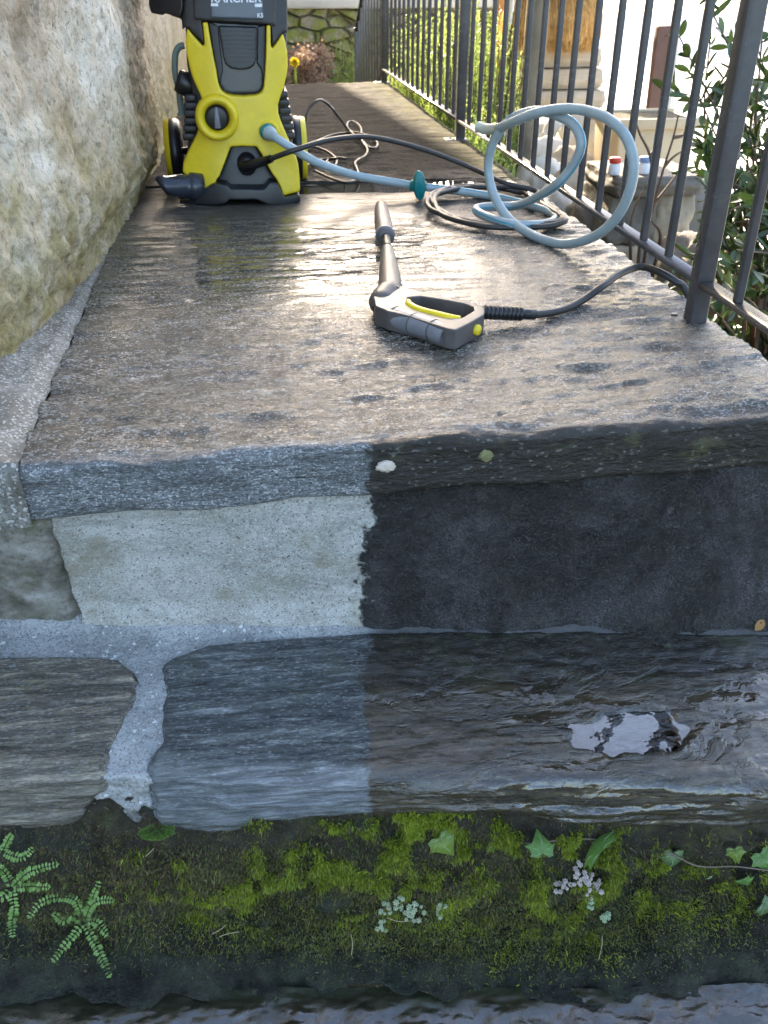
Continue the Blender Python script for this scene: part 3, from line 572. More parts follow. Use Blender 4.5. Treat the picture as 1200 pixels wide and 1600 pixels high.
M['low'] = g.set(Base__Color=c, Roughness=g.mix(g.ms(y, .675, .74), g.ramp(n, [(.35, .03), (.7, .16)]), .6), Normal=g.bump(g.mth('ADD', n, g.mth('MULTIPLY', n2, .12)), .8, .003), IOR=1.75, Specular__IOR__Level=g.mix(g.ms(y, .675, .74), .8, .2))
tag(link('step_stone', mesh_np('lowstep', P, grid_faces(*X.shape)[:, ::-1]), M['low'], loc=(.1, .6, -.72)), 'lowest wet dark step at the bottom, glistening below the moss', 'step stone')

# mortar fillet between house wall and slab
wb = np.array([(-1.1, .60), (-.62, 1.02), (-.44, 1.30), (-.414, 1.42), (-.394, 1.549), (-.376, 1.80), (-.350, 2.07), (-.336, 2.50), (-.322, 2.82), (-.310, 3.1), (-.305, 4.), (-.30, 14.6)])
wallx = lambda y: np.interp(y, wb[:, 1], wb[:, 0])
ny = np.concatenate([np.full(22, 1.073), np.arange(1.076, 2.9, .006)]); zz = np.concatenate([np.linspace(-.09, -.004, 22), np.zeros(len(ny)-22)])
v = np.linspace(0, 1, 44); Yf, Vv = np.meshgrid(ny, v, indexing='ij'); Zf = np.repeat(zz[:, None], len(v), 1)
xin = -.3185+.0025*fbm(Yf*30, 0*Yf, 0, 3, 114); X = xin + (wallx(Yf)-.06-xin)*Vv
w_ = np.maximum(-.3225-wallx(Yf), .004); dist = (-.3225-X)/w_
Z = np.where(Zf < -.001, Zf, .002+.030*np.clip(dist, 0, 1.6)**1.5*np.clip(w_/.09, .3, 1) + .010*sstep(.0, .22, dist)*np.clip(w_/.09, .1, 1) + .003*fbm(X*22, Yf*14, 0, 4, 111)+.0012*fbm(X*80, Yf*80, 0, 3, 112))
Yg = Yf - np.where(Zf < -.001, .005*fbm(X*30, Zf*30, 0, 4, 113)+.004, 0)
g = G('worn_mortar'); p = g.pos(); n = g.noise(p, 15, 6, .68); f = cells(g, p, (330, 330, 330), .001)
c = g.ramp(n, [(.3, (.075, .068, .052)), (.5, (.175, .162, .135)), (.7, (.34, .32, .28))]); c = g.mix(g.ramp(f, [(.12, .7), (.22, 0.)]), c, (.07, .065, .055)); c = g.mix(g.ramp(f, [(.8, 0.), (.92, .6)]), c, (.62, .6, .56)); c = g.mix(g.ms(g.sep(p)[1], 1.5, 2.3), c, g.mix(.55, c, (.09, .085, .06)))
M['fillet'] = g.set(Base__Color=c, Roughness=.6, Normal=g.bump(f, .7, .003))
tag(link('mortar_fillet', mesh_np('fillet', np.stack([X, Yg, Z], -1), grid_faces(*X.shape)), M['fillet'], loc=(-.38, 1.8, -.09)), 'sloping grey mortar strip between the stucco wall and the wet slab', 'mortar strip')
# house wall: lumpy stucco up to the eave, with its body and roof
ys = np.concatenate([np.linspace(.6, 1.15, 30), np.arange(1.16, 2.9, .008), np.arange(2.9, 4.2, .02), np.linspace(4.3, 14.6, 58)]); zs = np.concatenate([np.arange(-.12, .72, .008), np.linspace(.75, 7.3, 50)])
Y, Z = np.meshgrid(ys, zs, indexing='ij')
lump = .017*fbm(Y*3.0, Z*2.4, 0, 3, 121)+.014*fbm(Y*9, Z*8, 0, 4, 122)+.0095*fbm(Y*30, Z*30, 0, 4, 123)*(1+1.4*sstep(.30, .05, Z))-.006*sstep(.25, .6, fbm(Y*22, Z*22, 0, 3, 129))+.0025*fbm(Y*90, Z*90, 0, 2, 124)
lump = lump*sstep(5.2, 2.6, Y)+.002*fbm(Y*8, Z*8, 0, 3, 125)
step = .060*sstep(.02, .16, Z)*sstep(2.46, 2.36, Y+.05*fbm(Z*6, 0*Z, 0, 2, 126))*sstep(1.0, 2.2, Y) + .035*sstep(.0, .1, Z)*sstep(3.06, 2.96, Y+.06*fbm(Z*5, 0*Z, 0, 2, 127))*sstep(2.4, 2.5, Y) 
back = .030-.06*sstep(.15, .6, Z)*sstep(2.3, 1.4, Y) - .10*sstep(0.0, .10, Z)*0
X = wallx(Y)+lump*sstep(-.1, .1, Z)+step+back
hw = thing('house_wall', (-1., 4, -.1), 'lumpy beige stucco house wall with green algae along its foot', 'house wall')
link('wall', mesh_np('stucco', np.stack([X, Y, Z], -1), grid_faces(*X.shape)), M['stucco'], hw)
M['render'] = plain('house_render', (.52, .49, .43), .9, 0, .15, 8, .4, .01)
V, F = join([box((-2.95, 8.1, 3.5), (4.9, 12.95, 7.36))]); link('house_body', me_from((V, F), 'hb', False), M['render'], hw)
M['tiles'] = plain('roof_slate', (.12, .11, .10), .7, 0, .3, 5, .5, .02)
V, F = prism([(-5.8, 7.1), (-.1, 7.1), (-.1, 7.22), (-2.9, 8.7), (-5.8, 7.22)], .4, 14.8); link('roof', me_from((V, F), 'rf', False), M['tiles'], hw)
V, F = join([box((.24, 3.27, -.6), (1.08, 4.1, 1.06)), box((.1, 1.65, -.78), (1.3, .9, .75))])
tag(link('retaining_wall', me_from((V, F), 'rw', False), M['rubble']), 'rubble retaining wall carrying the stone landing', 'wall')
# ------------------------------------------------------------------ railing
RX = .79
yp = [float(on_x(1088, 486, RX)[1]), float(on_x(718, 222, RX)[1]), float(on_x(600, 132, RX)[1])]
rail = thing('iron_railing', (RX, yp[0], 0), 'grey painted iron railing of square bars along the right edge of the landing', 'railing')
def rail_me(a, b, w_, h_):  # rectangular bar from a to b (run in the y-z plane)
    a = np.asarray(a, float); b = np.asarray(b, float); L = np.linalg.norm(b-a); t = math.atan2(b[2]-a[2], b[1]-a[1])
    R = np.array([[1, 0, 0], [0, math.cos(t), -math.sin(t)], [0, math.sin(t), math.cos(t)]])
    V, F = box((0, 0, 0), (w_, L, h_), R); return V+(a+b)/2, F
def post_at(y, z0=-.004, top=.98):
    o = link('post', bevel_me(box((RX, y, (z0+top)/2), (.032, .032, top-z0)), .0025, 2), M['iron'], rail)
    if z0 > -.1:
        link('bolt', me_from(lathe([(0, 0), (0, .006), (.004, .006), (.005, .004), (.005, 0)], (RX-.035, y+.012, .004), (RX-.035, y+.012, .02), 8), smooth=False), M['iron'], o)
        if y > 2: link('foot_plate', bevel_me(box((RX-.012, y+.004, .0035), (.085, .06, .005)), .0015, 1), M['iron'], o)
    return o
y_far = yp[2]+1.25; slope = -.62
for y in yp: post_at(y)
post_at(yp[0]-1.05, -.35, .98)
post_at(y_far, -.95, .98+slope*1.25)
ZR = .070; ZT = .955
def zr(y, z): return z + (slope*(y-yp[2]) if y > yp[2] else 0)
segs = [(yp[0]+.016, yp[1]-.016), (yp[1]+.016, yp[2]-.016), (yp[2]+.016, y_far-.016), (yp[0]-1.034, yp[0]-.016)]
for k, (a, b) in enumerate(segs):
    for z, nm, hh in ((ZR, 'bottom_rail', .011), (ZT, 'top_rail', .012)):
        za, zb_ = zr(a, z), zr(b, z)
        link(nm, bevel_me(rail_me((RX, a, za), (RX, b, zb_), .030, hh), .002, 1), M['iron'], rail)
bal = None
def baluster(y, dz=0.):
    global bal
    if bal is None:
        bal = link('baluster', bevel_me(box((RX, yp[0], (ZR+ZT)/2), (.0135, .0135, ZT-ZR-.010)), .0018, 2), M['iron'], rail)
        bal.data.transform(Matrix.Translation((0, 0, 0))); o = bal
    else: o = bal.copy(); COL.objects.link(o); o.parent = rail
    o.location = (0, y-yp[0], dz); return o
px_b = [1044, 1005, 968, 934, 904, 877, 854, 832, 812, 794, 778, 762, 747, 732]
for x in px_b:
    # height of the bar foot follows the rail line in the picture: solve on the railing's plane
    v = ray(x, 430+(x-1085)*.652); baluster(float(v[1]*RX/v[0]))
n2 = 14
for i in range(n2): baluster(yp[1]+(yp[2]-yp[1])*(i+1)/(n2+1))
for i in range(9): y = yp[2]+1.25*(i+1)/10; baluster(y, slope*(y-yp[2]))
for i in range(7): y = yp[0]-1.05*(i+1)/8; baluster(y)

# ------------------------------------------------------------------ pressure washer (front drawn in its own plane, metres)
YW = 2.585
def W(zx, zy, y=YW): q = on_y(200+zx/4, zy/4, y); return float(q[0]), float(q[2])
def Ws(pts, y=YW): return [W(a, b, y) for a, b in pts]
wx0, wz0 = W(720, 1245)
wash = thing('pressure_washer', (wx0, YW+.14, .0), 'yellow and black upright pressure washer standing on the wet landing by the house wall', 'pressure washer')
ZB = W(720, 1255)[1]
shell = [(368, 180), (425, 245), (480, 302), (474, 220), (465, 140), (497, 140), (515, 250), (532, 345), (550, 430), (566, 525), (582, 562), (612, 584), (650, 594), (720, 598), (800, 592), (834, 576), (848, 545), (855, 460), (862, 350), (866, 158), (890, 158), (892, 240), (894, 317), (935, 262), (968, 210), (984, 262), (996, 330), (1000, 410), (990, 480), (972, 545), (950, 605), (936, 655), (938, 705), (958, 765), (990, 840), (1020, 905), (1048, 970), (1062, 1020), (1070, 1100), (1072, 1182), (1020, 1192), (968, 1203), (948, 1150), (925, 1105), (895, 1065), (868, 1020), (835, 955), (802, 905), (720, 903), (642, 906), (612, 985), (575, 1080), (552, 1112), (534, 1160), (518, 1212), (466, 1212), (450, 1160), (428, 1112), (380, 1100), (342, 1072), (345, 1020), (372, 955), (405, 890), (430, 840), (446, 785), (450, 720), (455, 660), (462, 615), (440, 565), (405, 490), (385, 425), (368, 350), (358, 260)]
P = Ws(shell)
xc = W(715, 600)[0]
def bend(co):
    t = (co[:, 0]-xc)/.17; co[:, 1] += .030*t*t + .018*np.clip((co[:, 2]-.30)/.2, -1, 1) - .018*sstep(.14, .0, co[:, 2])
    return co
me = remesh(prism(P, YW-.016, YW+.024), .0026, 6, 'shell'); displace(me, bend); link('front_shell', me, M['yellow'], wash)
# dark body behind the shell
body = [(352, -420), (1000, -420), (1002, 200), (1004, 420), (985, 560), (985, 640), (1010, 740), (1035, 900), (1055, 1100), (1060, 1235), (440, 1235), (350, 1090), (372, 900), (400, 720), (392, 560), (362, 420), (352, 200)]
me = remesh(prism(Ws(body), YW+.035, YW+.26), .005, 5, 'body'); displace(me, bend); link('body', me, M['dark'], wash)
def slab_part(name, pts, y0, y1, mat, vox=.0026, it=4, parent=wash, b=True):
    me = remesh(prism(Ws(pts), y0, y1), vox, it, name)
    if b: displace(me, bend)
    return link(name, me, mat, parent)
hood = slab_part('hood', [(352, -420), (1000, -420), (1000, 215), (972, 200), (935, 255), (905, 290), (895, 160), (460, 132), (478, 280), (425, 230), (368, 168), (352, 200)], YW-.004, YW+.05, M['dark'], .003)
slab_part('hood_frame', [(395, -300), (930, -300), (925, 165), (870, 152), (480, 128), (410, 118)], YW-.016, YW+.02, M['dark'], .003)
lab = slab_part('label_plate', [(515, -170), (842, -170), (842, 122), (515, 112)], YW-.0215, YW-.005, M['label'], .0022, 2)
def flat_text(s, zx, zy_base, width_z, mat, depth=.0014, yoff=-.024):
    me = text_me(s, .05, depth); co = np.empty(len(me.vertices)*3, np.float32); me.vertices.foreach_get('co', co); co = co.reshape(-1, 3)
    x0, x1 = co[:, 0].min(), co[:, 0].max(); bx, bz = W(zx, zy_base); sc = (W(zx+width_z, zy_base)[0]-bx)/(x1-x0)
    q = np.stack([bx+(co[:, 0]-(x0+x1)/2)*sc, YW+yoff-co[:, 2]*.6, bz+co[:, 1]*sc], -1); q = bend(q.astype(float)); me.vertices.foreach_set('co', q.astype(np.float32).ravel()); me.update()
    me.polygons.foreach_set('use_smooth', np.zeros(len(me.polygons), bool)); return link('lettering', me, mat, lab)
flat_text('K\u00c4RCHER', 678, 13, 312, M['white'])
flat_text('K5', 827, 108, 36, M['white'])
V, F = prism(Ws([(518, 20), (838, 22), (838, 44), (518, 38)]), YW-.0235, YW-.019); me = me_from((V, F), 'bar', False); displace(me, bend); link('print_bar', me, M['white'], lab)
# recess with louvred grille
slab_part('recess', [(500, 130), (866, 150), (862, 400), (852, 545), (834, 574), (800, 590), (640, 590), (600, 580), (570, 540), (550, 430), (515, 250)], YW+.014, YW+.045, M['blueblack'], .003)
slab_part('recess_cheek', [(500, 135), (560, 165), (585, 380), (592, 440), (572, 520), (550, 430), (520, 250)], YW+.004, YW+.03, M['dark'], .0024)
slab_part('recess_cheek', [(812, 165), (866, 155), (862, 400), (850, 520), (832, 430), (808, 400)], YW+.004, YW+.03, M['black'], .0024)
gr = slab_part('grille', [(563, 162), (806, 170), (803, 380), (785, 415), (755, 433), (700, 438), (640, 428), (606, 400), (592, 350)], YW-.002, YW+.03, M['black'], .0022)
for k in range(8):
    zy = 190+k*27; V, F = prism(Ws([(585+k*2.2, zy), (797, zy+4), (797, zy+10), (585+k*2.2, zy+6)]), YW-.0052, YW); me = me_from((V, F), 'slat', False); displace(me, bend); link('slat', me, M['dark'], gr)
# rotary switch
def ringy(zx, zy, y0, prof, mat, name, parent=wash):
    x, z = W(zx, zy); a = np.array([[x, YW, z]]); yb_ = bend(a.copy())[0, 1]-YW
    return link(name, me_from(lathe(prof, (x, YW+y0+yb_, z), (x, YW+y0+yb_-1, z), 40)), mat, parent)
m_ = 1.0/4*.00184
kn = ringy(557, 727, .02, [(0, 122*m_), (.046, 122*m_), (.058, 116*m_), (.064, 104*m_), (.064, 92*m_), (.058, 78*m_), (.040, 66*m_), (.020, 64*m_)], M['yellow'], 'dial_ring')
ringy(557, 727, .0, [(0, 66*m_), (.024, 66*m_), (.027, 50*m_), (.027, 0)], M['black'], 'dial', wash)
x, z = W(557, 727); V, F = prism([(x-.008, z-.024), (x+.008, z-.024), (x+.0035, z+.027), (x-.0035, z+.027)], YW-.042, YW-.018); link('dial_pointer', bevel_me((V, F), .002, 2), M['grip'], wash)
# inlet boss, outlet
bx, bz = W(882, 815)
ringy(878, 812, .015, [(0, 62*m_), (.03, 60*m_), (.036, 52*m_), (.036, 40*m_), (.020, 38*m_), (.020, 0)], M['yellow'], 'inlet_boss')
slab_part('outlet_recess', [(640, 912), (800, 912), (870, 1030), (930, 1120), (945, 1170), (540, 1170), (556, 1118), (600, 1020)], YW+.03, YW+.06, M['black'], .003, 3)
ox, oz = W(742, 1012)
link('outlet', me_from(lathe([(0, .026), (.04, .026), (.062, .024), (.070, .018), (.072, 0)], (ox, YW+.035, oz), (ox, YW-1, oz-.12), 28)), M['black'], wash)
# foot
slab_part('foot', [(415, 1205), (450, 1180), (540, 1120), (620, 1128), (640, 1150), (850, 1150), (880, 1112), (930, 1120), (970, 1205), (1066, 1190), (1072, 1235), (985, 1252), (880, 1252), (800, 1215), (640, 1215), (600, 1246), (430, 1258)], YW-.035, YW+.07, M['black'], .0032, 4)
slab_part('foot', [(320, 1245), (440, 1225), (520, 1252), (420, 1275), (330, 1272)], YW-.02, YW+.05, M['black'], .003, 3)
# detergent cone at the lower left
pa = on_y(200+462/4, 1168/4, YW-.02); pb = on_y(200+182/4, 1160/4, YW-.05)
L = float(np.linalg.norm(pb-pa))
cone = me_from(lathe([(0, 0), (0, .036), (.030, .036), (.036, .031), (L*.42, .030), (L*.44, .032), (L*.80, .025), (L*.84, .026), (L, .024), (L, .017), (L*.75, .014), (L*.75, 0)], pa, pb, 32))
displace(cone, lambda co: co + np.array([0.022, 0, 0])*(np.clip((pb[0]-co[:, 0]+.05)/.05, 0, 1)*np.clip((pb[2]+.01-co[:, 2])/.03, 0, 1))[:, None])
link('detergent_spout', cone, M['blueblack'], wash)
# ribbed flanks
for side, pts in ((0, [(372, 612, 412), (366, 660, 420), (364, 708, 428), (364, 756, 428), (360, 804, 420), (356, 852, 405)]), (1, [(950, 590, 985), (950, 640, 995), (955, 690, 1005), (965, 740, 1012), (978, 790, 1022), (990, 845, 1030)])):
    for a, zy, b in pts:
        x0, z0 = W(a, zy, YW+.04); x1, _ = W(b, zy, YW+.04); link('flank_rib', bevel_me(box(((x0+x1)/2, YW+.12, z0), (x1-x0+.012, .18, .017)), .004, 2), M['dark'], wash)
# wheels with yellow rims
for zx in (298, 1052):
    x, z = W(zx, 905, YW+.24); r = .088; s = -1 if zx < 700 else 1; zc = r+.004
    wh = link('wheel', me_from(lathe([(-.019, .03), (-.019, r-.012), (-.012, r-.002), (0, r), (.012, r-.002), (.019, r-.012), (.019, .03)], (x, YW+.24, zc), (x+s, YW+.24, zc), 40)), M['black'], wash)
    link('rim', me_from(lathe([(.006, 0), (.024, .02), (.020, .045), (.0195, r-.014), (.027, r-.010), (.027, r-.004), (.012, r-.001)], (x, YW+.24, zc), (x+s, YW+.24, zc), 40)), M['yellow'], wash)
link('axle', me_from(tube([(W(298, 905, YW+.24)[0], YW+.24, .092), (W(1052, 905, YW+.24)[0], YW+.24, .092)], .010)), M['black'], wash)
# gun holster at the upper left, handle and cable hook above the picture
slab_part('holster', [(112, -250), (335, -250), (340, 60), (320, 118), (222, 92), (205, 104), (130, 92), (112, 40)], YW+.02, YW+.10, M['black'], .003, 4)
slab_part('holster', [(240, -100), (352, -100), (352, 180), (330, 200), (325, 130), (250, 108)], YW+.05, YW+.12, M['dark'], .003, 4)
xl_, _ = W(420, 0); xr_, _ = W(940, 0)
link('handle', me_from(tube([(xl_, YW+.2, .60), (xl_, YW+.21, .80), (xl_+.03, YW+.22, .86), (xr_-.03, YW+.22, .86), (xr_, YW+.21, .80), (xr_, YW+.2, .60)], .013, 12, 6)), M['dark'], wash)
# stowed suction hose on the left flank
sp = [on_y(200+a/4, b/4, YW+.10) for a, b in [(352, 285), (322, 292), (298, 330), (292, 400), (296, 470), (318, 560), (325, 640), (338, 720)]]
link('suction_hose', me_from(tube(sp, .0085, 12, 6)), plain('dusty_green_tube', (.19, .25, .22), .5), wash)
a_ = on_y(200+305/4, 500/4, YW+.08); b_ = on_y(200+410/4, 545/4, YW+.08)
link('suction_filter', me_from(lathe([(0, 0), (0, .026), (.01, .030), (.035, .030), (.055, .022), (.06, 0)], a_, b_, 24)), M['black'], wash)
# ------------------------------------------------------------------ garden hose
inlet = np.array([bx, YW-.02, bz]); sd = on_y(438, 222, YW-.10)
LP = lambda px, py, off=0.: (lambda v: C0+v*((1.569-off-0)/(v[0]+.444*v[1])))(ray(px, py))
hz = .0115
hp = [on_y(419, 207, YW-.035), on_y(432, 216, YW-.075), on_y(460, 234, 2.50), on_y(500, 256, 2.50), on_y(555, 274, 2.56), on_z(610, 284, hz+.03), on_z(653, 291, hz+.02), on_z(720, 299, hz+.008), on_z(790, 311, hz), on_z(850, 328, hz), on_z(868, 340, hz), on_z(850, 350, hz+.004), on_z(800, 350, hz+.012), on_z(755, 336, hz+.016), on_z(745, 326, hz+.018), on_z(775, 322, hz+.022), on_z(812, 320, hz+.03),
      LP(862, 294), LP(893, 262), LP(908, 226), LP(897, 196), LP(868, 179), LP(836, 174), LP(800, 186), LP(774, 216), LP(763, 258), LP(770, 300), LP(792, 338), LP(830, 367), LP(878, 381), LP(925, 371), LP(960, 344), LP(982, 304), LP(990, 258), LP(978, 214), LP(950, 186), LP(916, 173), LP(880, 170, .012), LP(840, 176, .03), LP(808, 188, .03), LP(780, 200, .0)]
hp = np.array(hp); hp[:, 2] = np.maximum(hp[:, 2], .0115)
hose_col = []
gh = thing('garden_hose', hp[7], 'pale blue garden hose looping upright against the railing, fed into the washer', 'hose')
pc = catmull(hp, 12)
link('tube', me_from(tube(pc, .0108, 14)), M['hose'], gh)
# printed stripe running along the tube
T = np.gradient(pc, axis=0); T /= np.linalg.norm(T, axis=1, keepdims=True); view = C0-pc; view /= np.linalg.norm(view, axis=1, keepdims=True)
side = np.cross(T, view); side /= np.linalg.norm(side, axis=1, keepdims=True); up_ = np.cross(side, T)
a0 = np.linspace(0, 5.0, len(pc))-1.6
st = []
for da in (-.17, 0, .17): st.append(pc+.0112*(np.cos(a0+da)[:, None]*up_+np.sin(a0+da)[:, None]*side))
V = np.stack(st, 1); F = grid_faces(len(pc), 3)
link('stripe', mesh_np('stripe', V, F), M['stripe'], gh)
ep = [hp[-1], LP(762, 202, -.0), LP(746, 198, .01)]
link('tube_end', me_from(tube(np.array(ep), [.0115, .0125, .0125], 14, 6)), M['hose_end'], gh)
cpl = on_y(419, 207, YW-.035); c1 = on_y(432, 216, YW-.075)
link('coupling', me_from(lathe([(-.03, 0), (-.03, .017), (.0, .017), (.004, .019), (.012, .019), (.016, .015), (.034, .0135), (.038, .012)], cpl, c1, 20)), M['hose'], gh)
link('coupling_collar', me_from(lathe([(-.012, .0175), (-.010, .0205), (-.001, .0205), (.001, .0175)], cpl, c1, 20)), M['teal'], gh)
vc = on_z(653, 291, hz+.024); vd = on_z(690, 295, hz+.02)-vc; vd /= np.linalg.norm(vd)
vv = link('valve', me_from(lathe([(-.022, .011), (-.02, .0155), (.02, .0155), (.022, .011)], vc, vc+vd, 20)), M['teal'], gh)
q = 14; an = np.linspace(0, 2*np.pi, q, endpoint=False); poly = []
for t in an: poly.append((.016*math.cos(t)*(1+.0), .041*math.sin(t)*(1+.05*math.cos(2*t))))
V, F = prism(poly, -.008, .008); lev = bevel_me((V, F), .003, 2); yaw = math.radians(8)
lev.transform(Matrix.Translation(Vector(vc)+Vector((.0, -.020, .006))) @ Matrix.Rotation(math.radians(-4), 4, 'Y') @ Matrix.Rotation(yaw, 4, 'Z')); link('valve_lever', lev, M['teal'], gh)
# ------------------------------------------------------------------ high pressure hose
R = .0068; G_ = R+.001
gy = lambda px, py, dz=0.: on_z(px, py, G_+dz)
oz_ = on_y(402, 257, YW-.07)
cx, cy = (on_z(795, 326, .01)[:2]); 
def coil(t, r0, r1, z): return (cx+r0*math.cos(t)*1.0, cy+r1*math.sin(t), z)
h1 = [on_y(388, 259, YW-.045), on_y(420, 249, YW-.09), on_y(462, 234, 2.46), on_y(515, 219, 2.50), on_y(575, 214, 2.56), on_y(640, 227, 2.60), on_y(700, 247, 2.60), on_y(745, 266, 2.56), on_z(790, 286, G_+.04), on_z(840, 300, G_+.02)]
kk = []
for i in range(1, 37):
    t = -.15-i*.5+.4; k = 1+.06*math.sin(i*1.7); kk.append(coil(t, .205*k, .215*k*(1.0), G_+.006+.013*((i % 12)/12)+.004*math.sin(i)))
h2 = [gy(905, 345, .004), gy(915, 370), ]
kk = [np.array(k) for k in kk]
kk = [k if k[0] < .765 else np.array([.765, k[1], k[2]]) for k in kk]
hpt = np.array(h1+kk)
link_hp = link('pressure_hose', me_from(tube(catmull(hpt, 8), R, 12)), M['hp'], None, loc=(cx, cy, 0))
tag(link_hp, 'black high pressure hose running from the washer into a flat coil on the slab', 'hose')
h3 = [on_y(380, 259, YW-.02), on_y(392, 258, YW-.05), on_y(424, 248, YW-.095)]
link('boot', me_from(tube(np.array(h3), [.015, .0135, .010], 16, 4)), M['black'], link_hp)
# ------------------------------------------------------------------ spray gun
GZ = .040
def Q(zx, zy, z=GZ): return on_z(540+zx*560/1200, 300+zy*560/1200, z)
def loopmesh(outer, hole, z0, z1, vox, it):
    V = []; n = len(outer); m = len(hole)
    me = bpy.data.meshes.new('l'); bm = bmesh.new()
    ov = [bm.verts.new((a[0], a[1], z1)) for a in outer]; hv = [bm.verts.new((a[0], a[1], z1)) for a in hole]
    ee = [bm.edges.new((ov[i], ov[(i+1) % n])) for i in range(n)]+[bm.edges.new((hv[i], hv[(i+1) % m])) for i in range(m)]
    bmesh.ops.triangle_fill(bm, edges=ee, use_beauty=True)
    r = bmesh.ops.extrude_face_region(bm, geom=list(bm.faces)); 
    for v in [x for x in r['geom'] if isinstance(x, bmesh.types.BMVert)]: v.co.z = z0
    bm.verts.ensure_lookup_table(); V = [tuple(v.co) for v in bm.verts]; bm.verts.index_update(); F = [tuple(v.index for v in f.verts) for f in bm.faces]; bm.free()
    return remesh((np.array(V), F), vox, it)
gun = thing('spray_gun', Q(270, 420, 0), 'grey trigger spray gun with yellow trigger lying on the wet slab, nozzle pointing away', 'spray gun')
outer = [Q(*t)[:2] for t in [(92, 345), (100, 322), (140, 300), (200, 318), (255, 333), (330, 350), (400, 363), (452, 378), (466, 392), (464, 410), (412, 440), (368, 462), (338, 456), (300, 444), (210, 414), (140, 398), (100, 380)]]
hole = [Q(*t)[:2] for t in [(212, 374), (206, 352), (250, 348), (330, 360), (400, 373), (428, 385), (430, 397), (392, 420), (330, 421), (255, 398)]]
link('handle', loopmesh(outer, hole, .004, GZ, .0018, 5), M['gun'], gun)
# soft grip panels, barrel, lance connector
gp = [Q(124, 398, .024), Q(165, 420, .023), Q(235, 444, .023), Q(295, 464, .023), Q(342, 482, .022)]
gp = np.array(gp); link('grip', me_from(tube(gp, [.016, .0185, .019, .0185, .017], 20, 6)), M['grip'], gun)
for i in (0, 1, 2):
    t = gp[1]+(gp[3]-gp[1])*(i*.5); d = gp[3]-gp[1]; d /= np.linalg.norm(d); link('grip_ring', me_from(lathe([(-.0012, .0185), (-.0012, .0197), (.0012, .0197), (.0012, .0185)], t, t+d, 20)), M['gun'], gun)
ba = Q(150, 330, .024); bb = Q(140, 190, .034); bc = Q(136, 160, .036)
link('barrel', me_from(tube(np.array([Q(150, 352, .023), ba, ba+(bb-ba)*.35, ba+(bb-ba)*.7, bb]), [.024, .0245, .021, .0165, .013], 24, 5)), M['gun'], gun)
link('hub', me_from(tube(np.array([Q(112, 392, .02), Q(118, 372, .024), Q(140, 345, .026), Q(170, 330, .026)]), [.012, .023, .025, .018], 24, 6)), M['gun'], gun)
link('neck', me_from(tube(np.array([bb, bc, Q(133, 140, .036)]), .0095, 18)), M['black'], gun)
na = Q(133, 152, .036); nb = Q(117, 44, .040); nl = float(np.linalg.norm(nb-na))
noz = link('nozzle', me_from(lathe([(0, 0), (0, .016), (.004, .0195), (.02, .0205), (.026, .0195), (nl*.3, .0205), (nl*.55, .020), (nl*.8, .017), (nl*.95, .0135), (nl, .012), (nl, .006), (nl*.9, .005), (nl*.9, 0)], na, nb, 28)), M['gun'], gun)
link('nozzle_ring', me_from(lathe([(.010, .0195), (.010, .0222), (.022, .0222), (.022, .0195)], na, nb, 28)), M['grip'], noz)
tr = np.array([Q(210, 366, .038), Q(214, 380, .038), Q(245, 398, .037), Q(300, 413, .037), (Q(350, 424, .037)), Q(384, 426, .036)])
link('trigger', me_from(tube(tr, [.005, .0075, .0085, .0085, .008, .006], 14, 6)), M['yellow'], gun)
kd = Q(464, 410)-Q(412, 440); kd = np.array([kd[1], -kd[0], 0.]); kd *= (1 if kd[1] < 0 else -1)/np.linalg.norm(kd); kb = (Q(464, 410)+Q(412, 440))/2*np.array([1, 1, 0])+np.array([0, 0, .021])+kd*.001
link('lock_button', me_from(lathe([(-.012, .008), (.003, .0095), (.006, .008), (.007, 0)], kb, kb+kd, 16)), M['yellow'], gun)
# hose from the gun to the outside of the railing
s0 = Q(458, 402, .030); hh = [s0, gy(775, 487, .018), gy(806, 490, .012), gy(840, 491, .004), gy(880, 484, .0), gy(912, 468, .006), gy(940, 448, .022), gy(968, 428, .028), gy(1000, 417, .03), gy(1030, 425, .03), on_x(1056, 440, .812), on_x(1074, 458, .835), np.array([.87, 1.50, -.10]), np.array([.90, 1.62, -.32]), np.array([.93, 1.9, -.50])]
ghose = tag(link('pressure_hose', me_from(tube(np.array(hh), .0072, 12, 8)), M['hp'], None, loc=hh[3]), 'dusty black hose running from the spray gun out under the railing', 'hose')
bt = [(0, .0085)]
for i in range(9): bt += [(.004+i*.0085, .0085), (.005+i*.0085, .0125), (.0095+i*.0085, .0125), (.0105+i*.0085, .0085)]
bt += [(.085, .010), (.105, .0095), (.106, .007)]
link('strain_relief', me_from(lathe(bt, hh[0], hh[2], 18)), M['black'], ghose)
# ------------------------------------------------------------------ power cable
def K(zx, zy, z=.005): return on_z(440+zx*.3, zy*.3, z+.010)
def Ky(zx, zy, y): return on_y(440+zx*.3, zy*.3, y)
c1 = [Ky(60, 800, 2.80), K(105, 735, .03), Ky(118, 650, 2.98), Ky(145, 565, 2.98), Ky(195, 522, 3.0), Ky(245, 545, 3.04), Ky(300, 612, 3.05), K(345, 672, .02), K(385, 696), K(415, 690), K(405, 655), K(370, 632), K(345, 640), K(345, 668, .012), K(390, 715, .01), K(425, 740), K(450, 765), K(485, 772), K(500, 750), K(480, 728), K(445, 705, .012), K(380, 690, .014), K(320, 695), K(260, 705), K(200, 728), K(140, 765), K(110, 800)]
c2 = [K(400, 700, .012), K(425, 745, .008), K(447, 780), K(435, 812), K(400, 832), K(382, 850), K(392, 880), K(398, 905), K(380, 940), K(330, 950), K(250, 925), K(170, 888)]
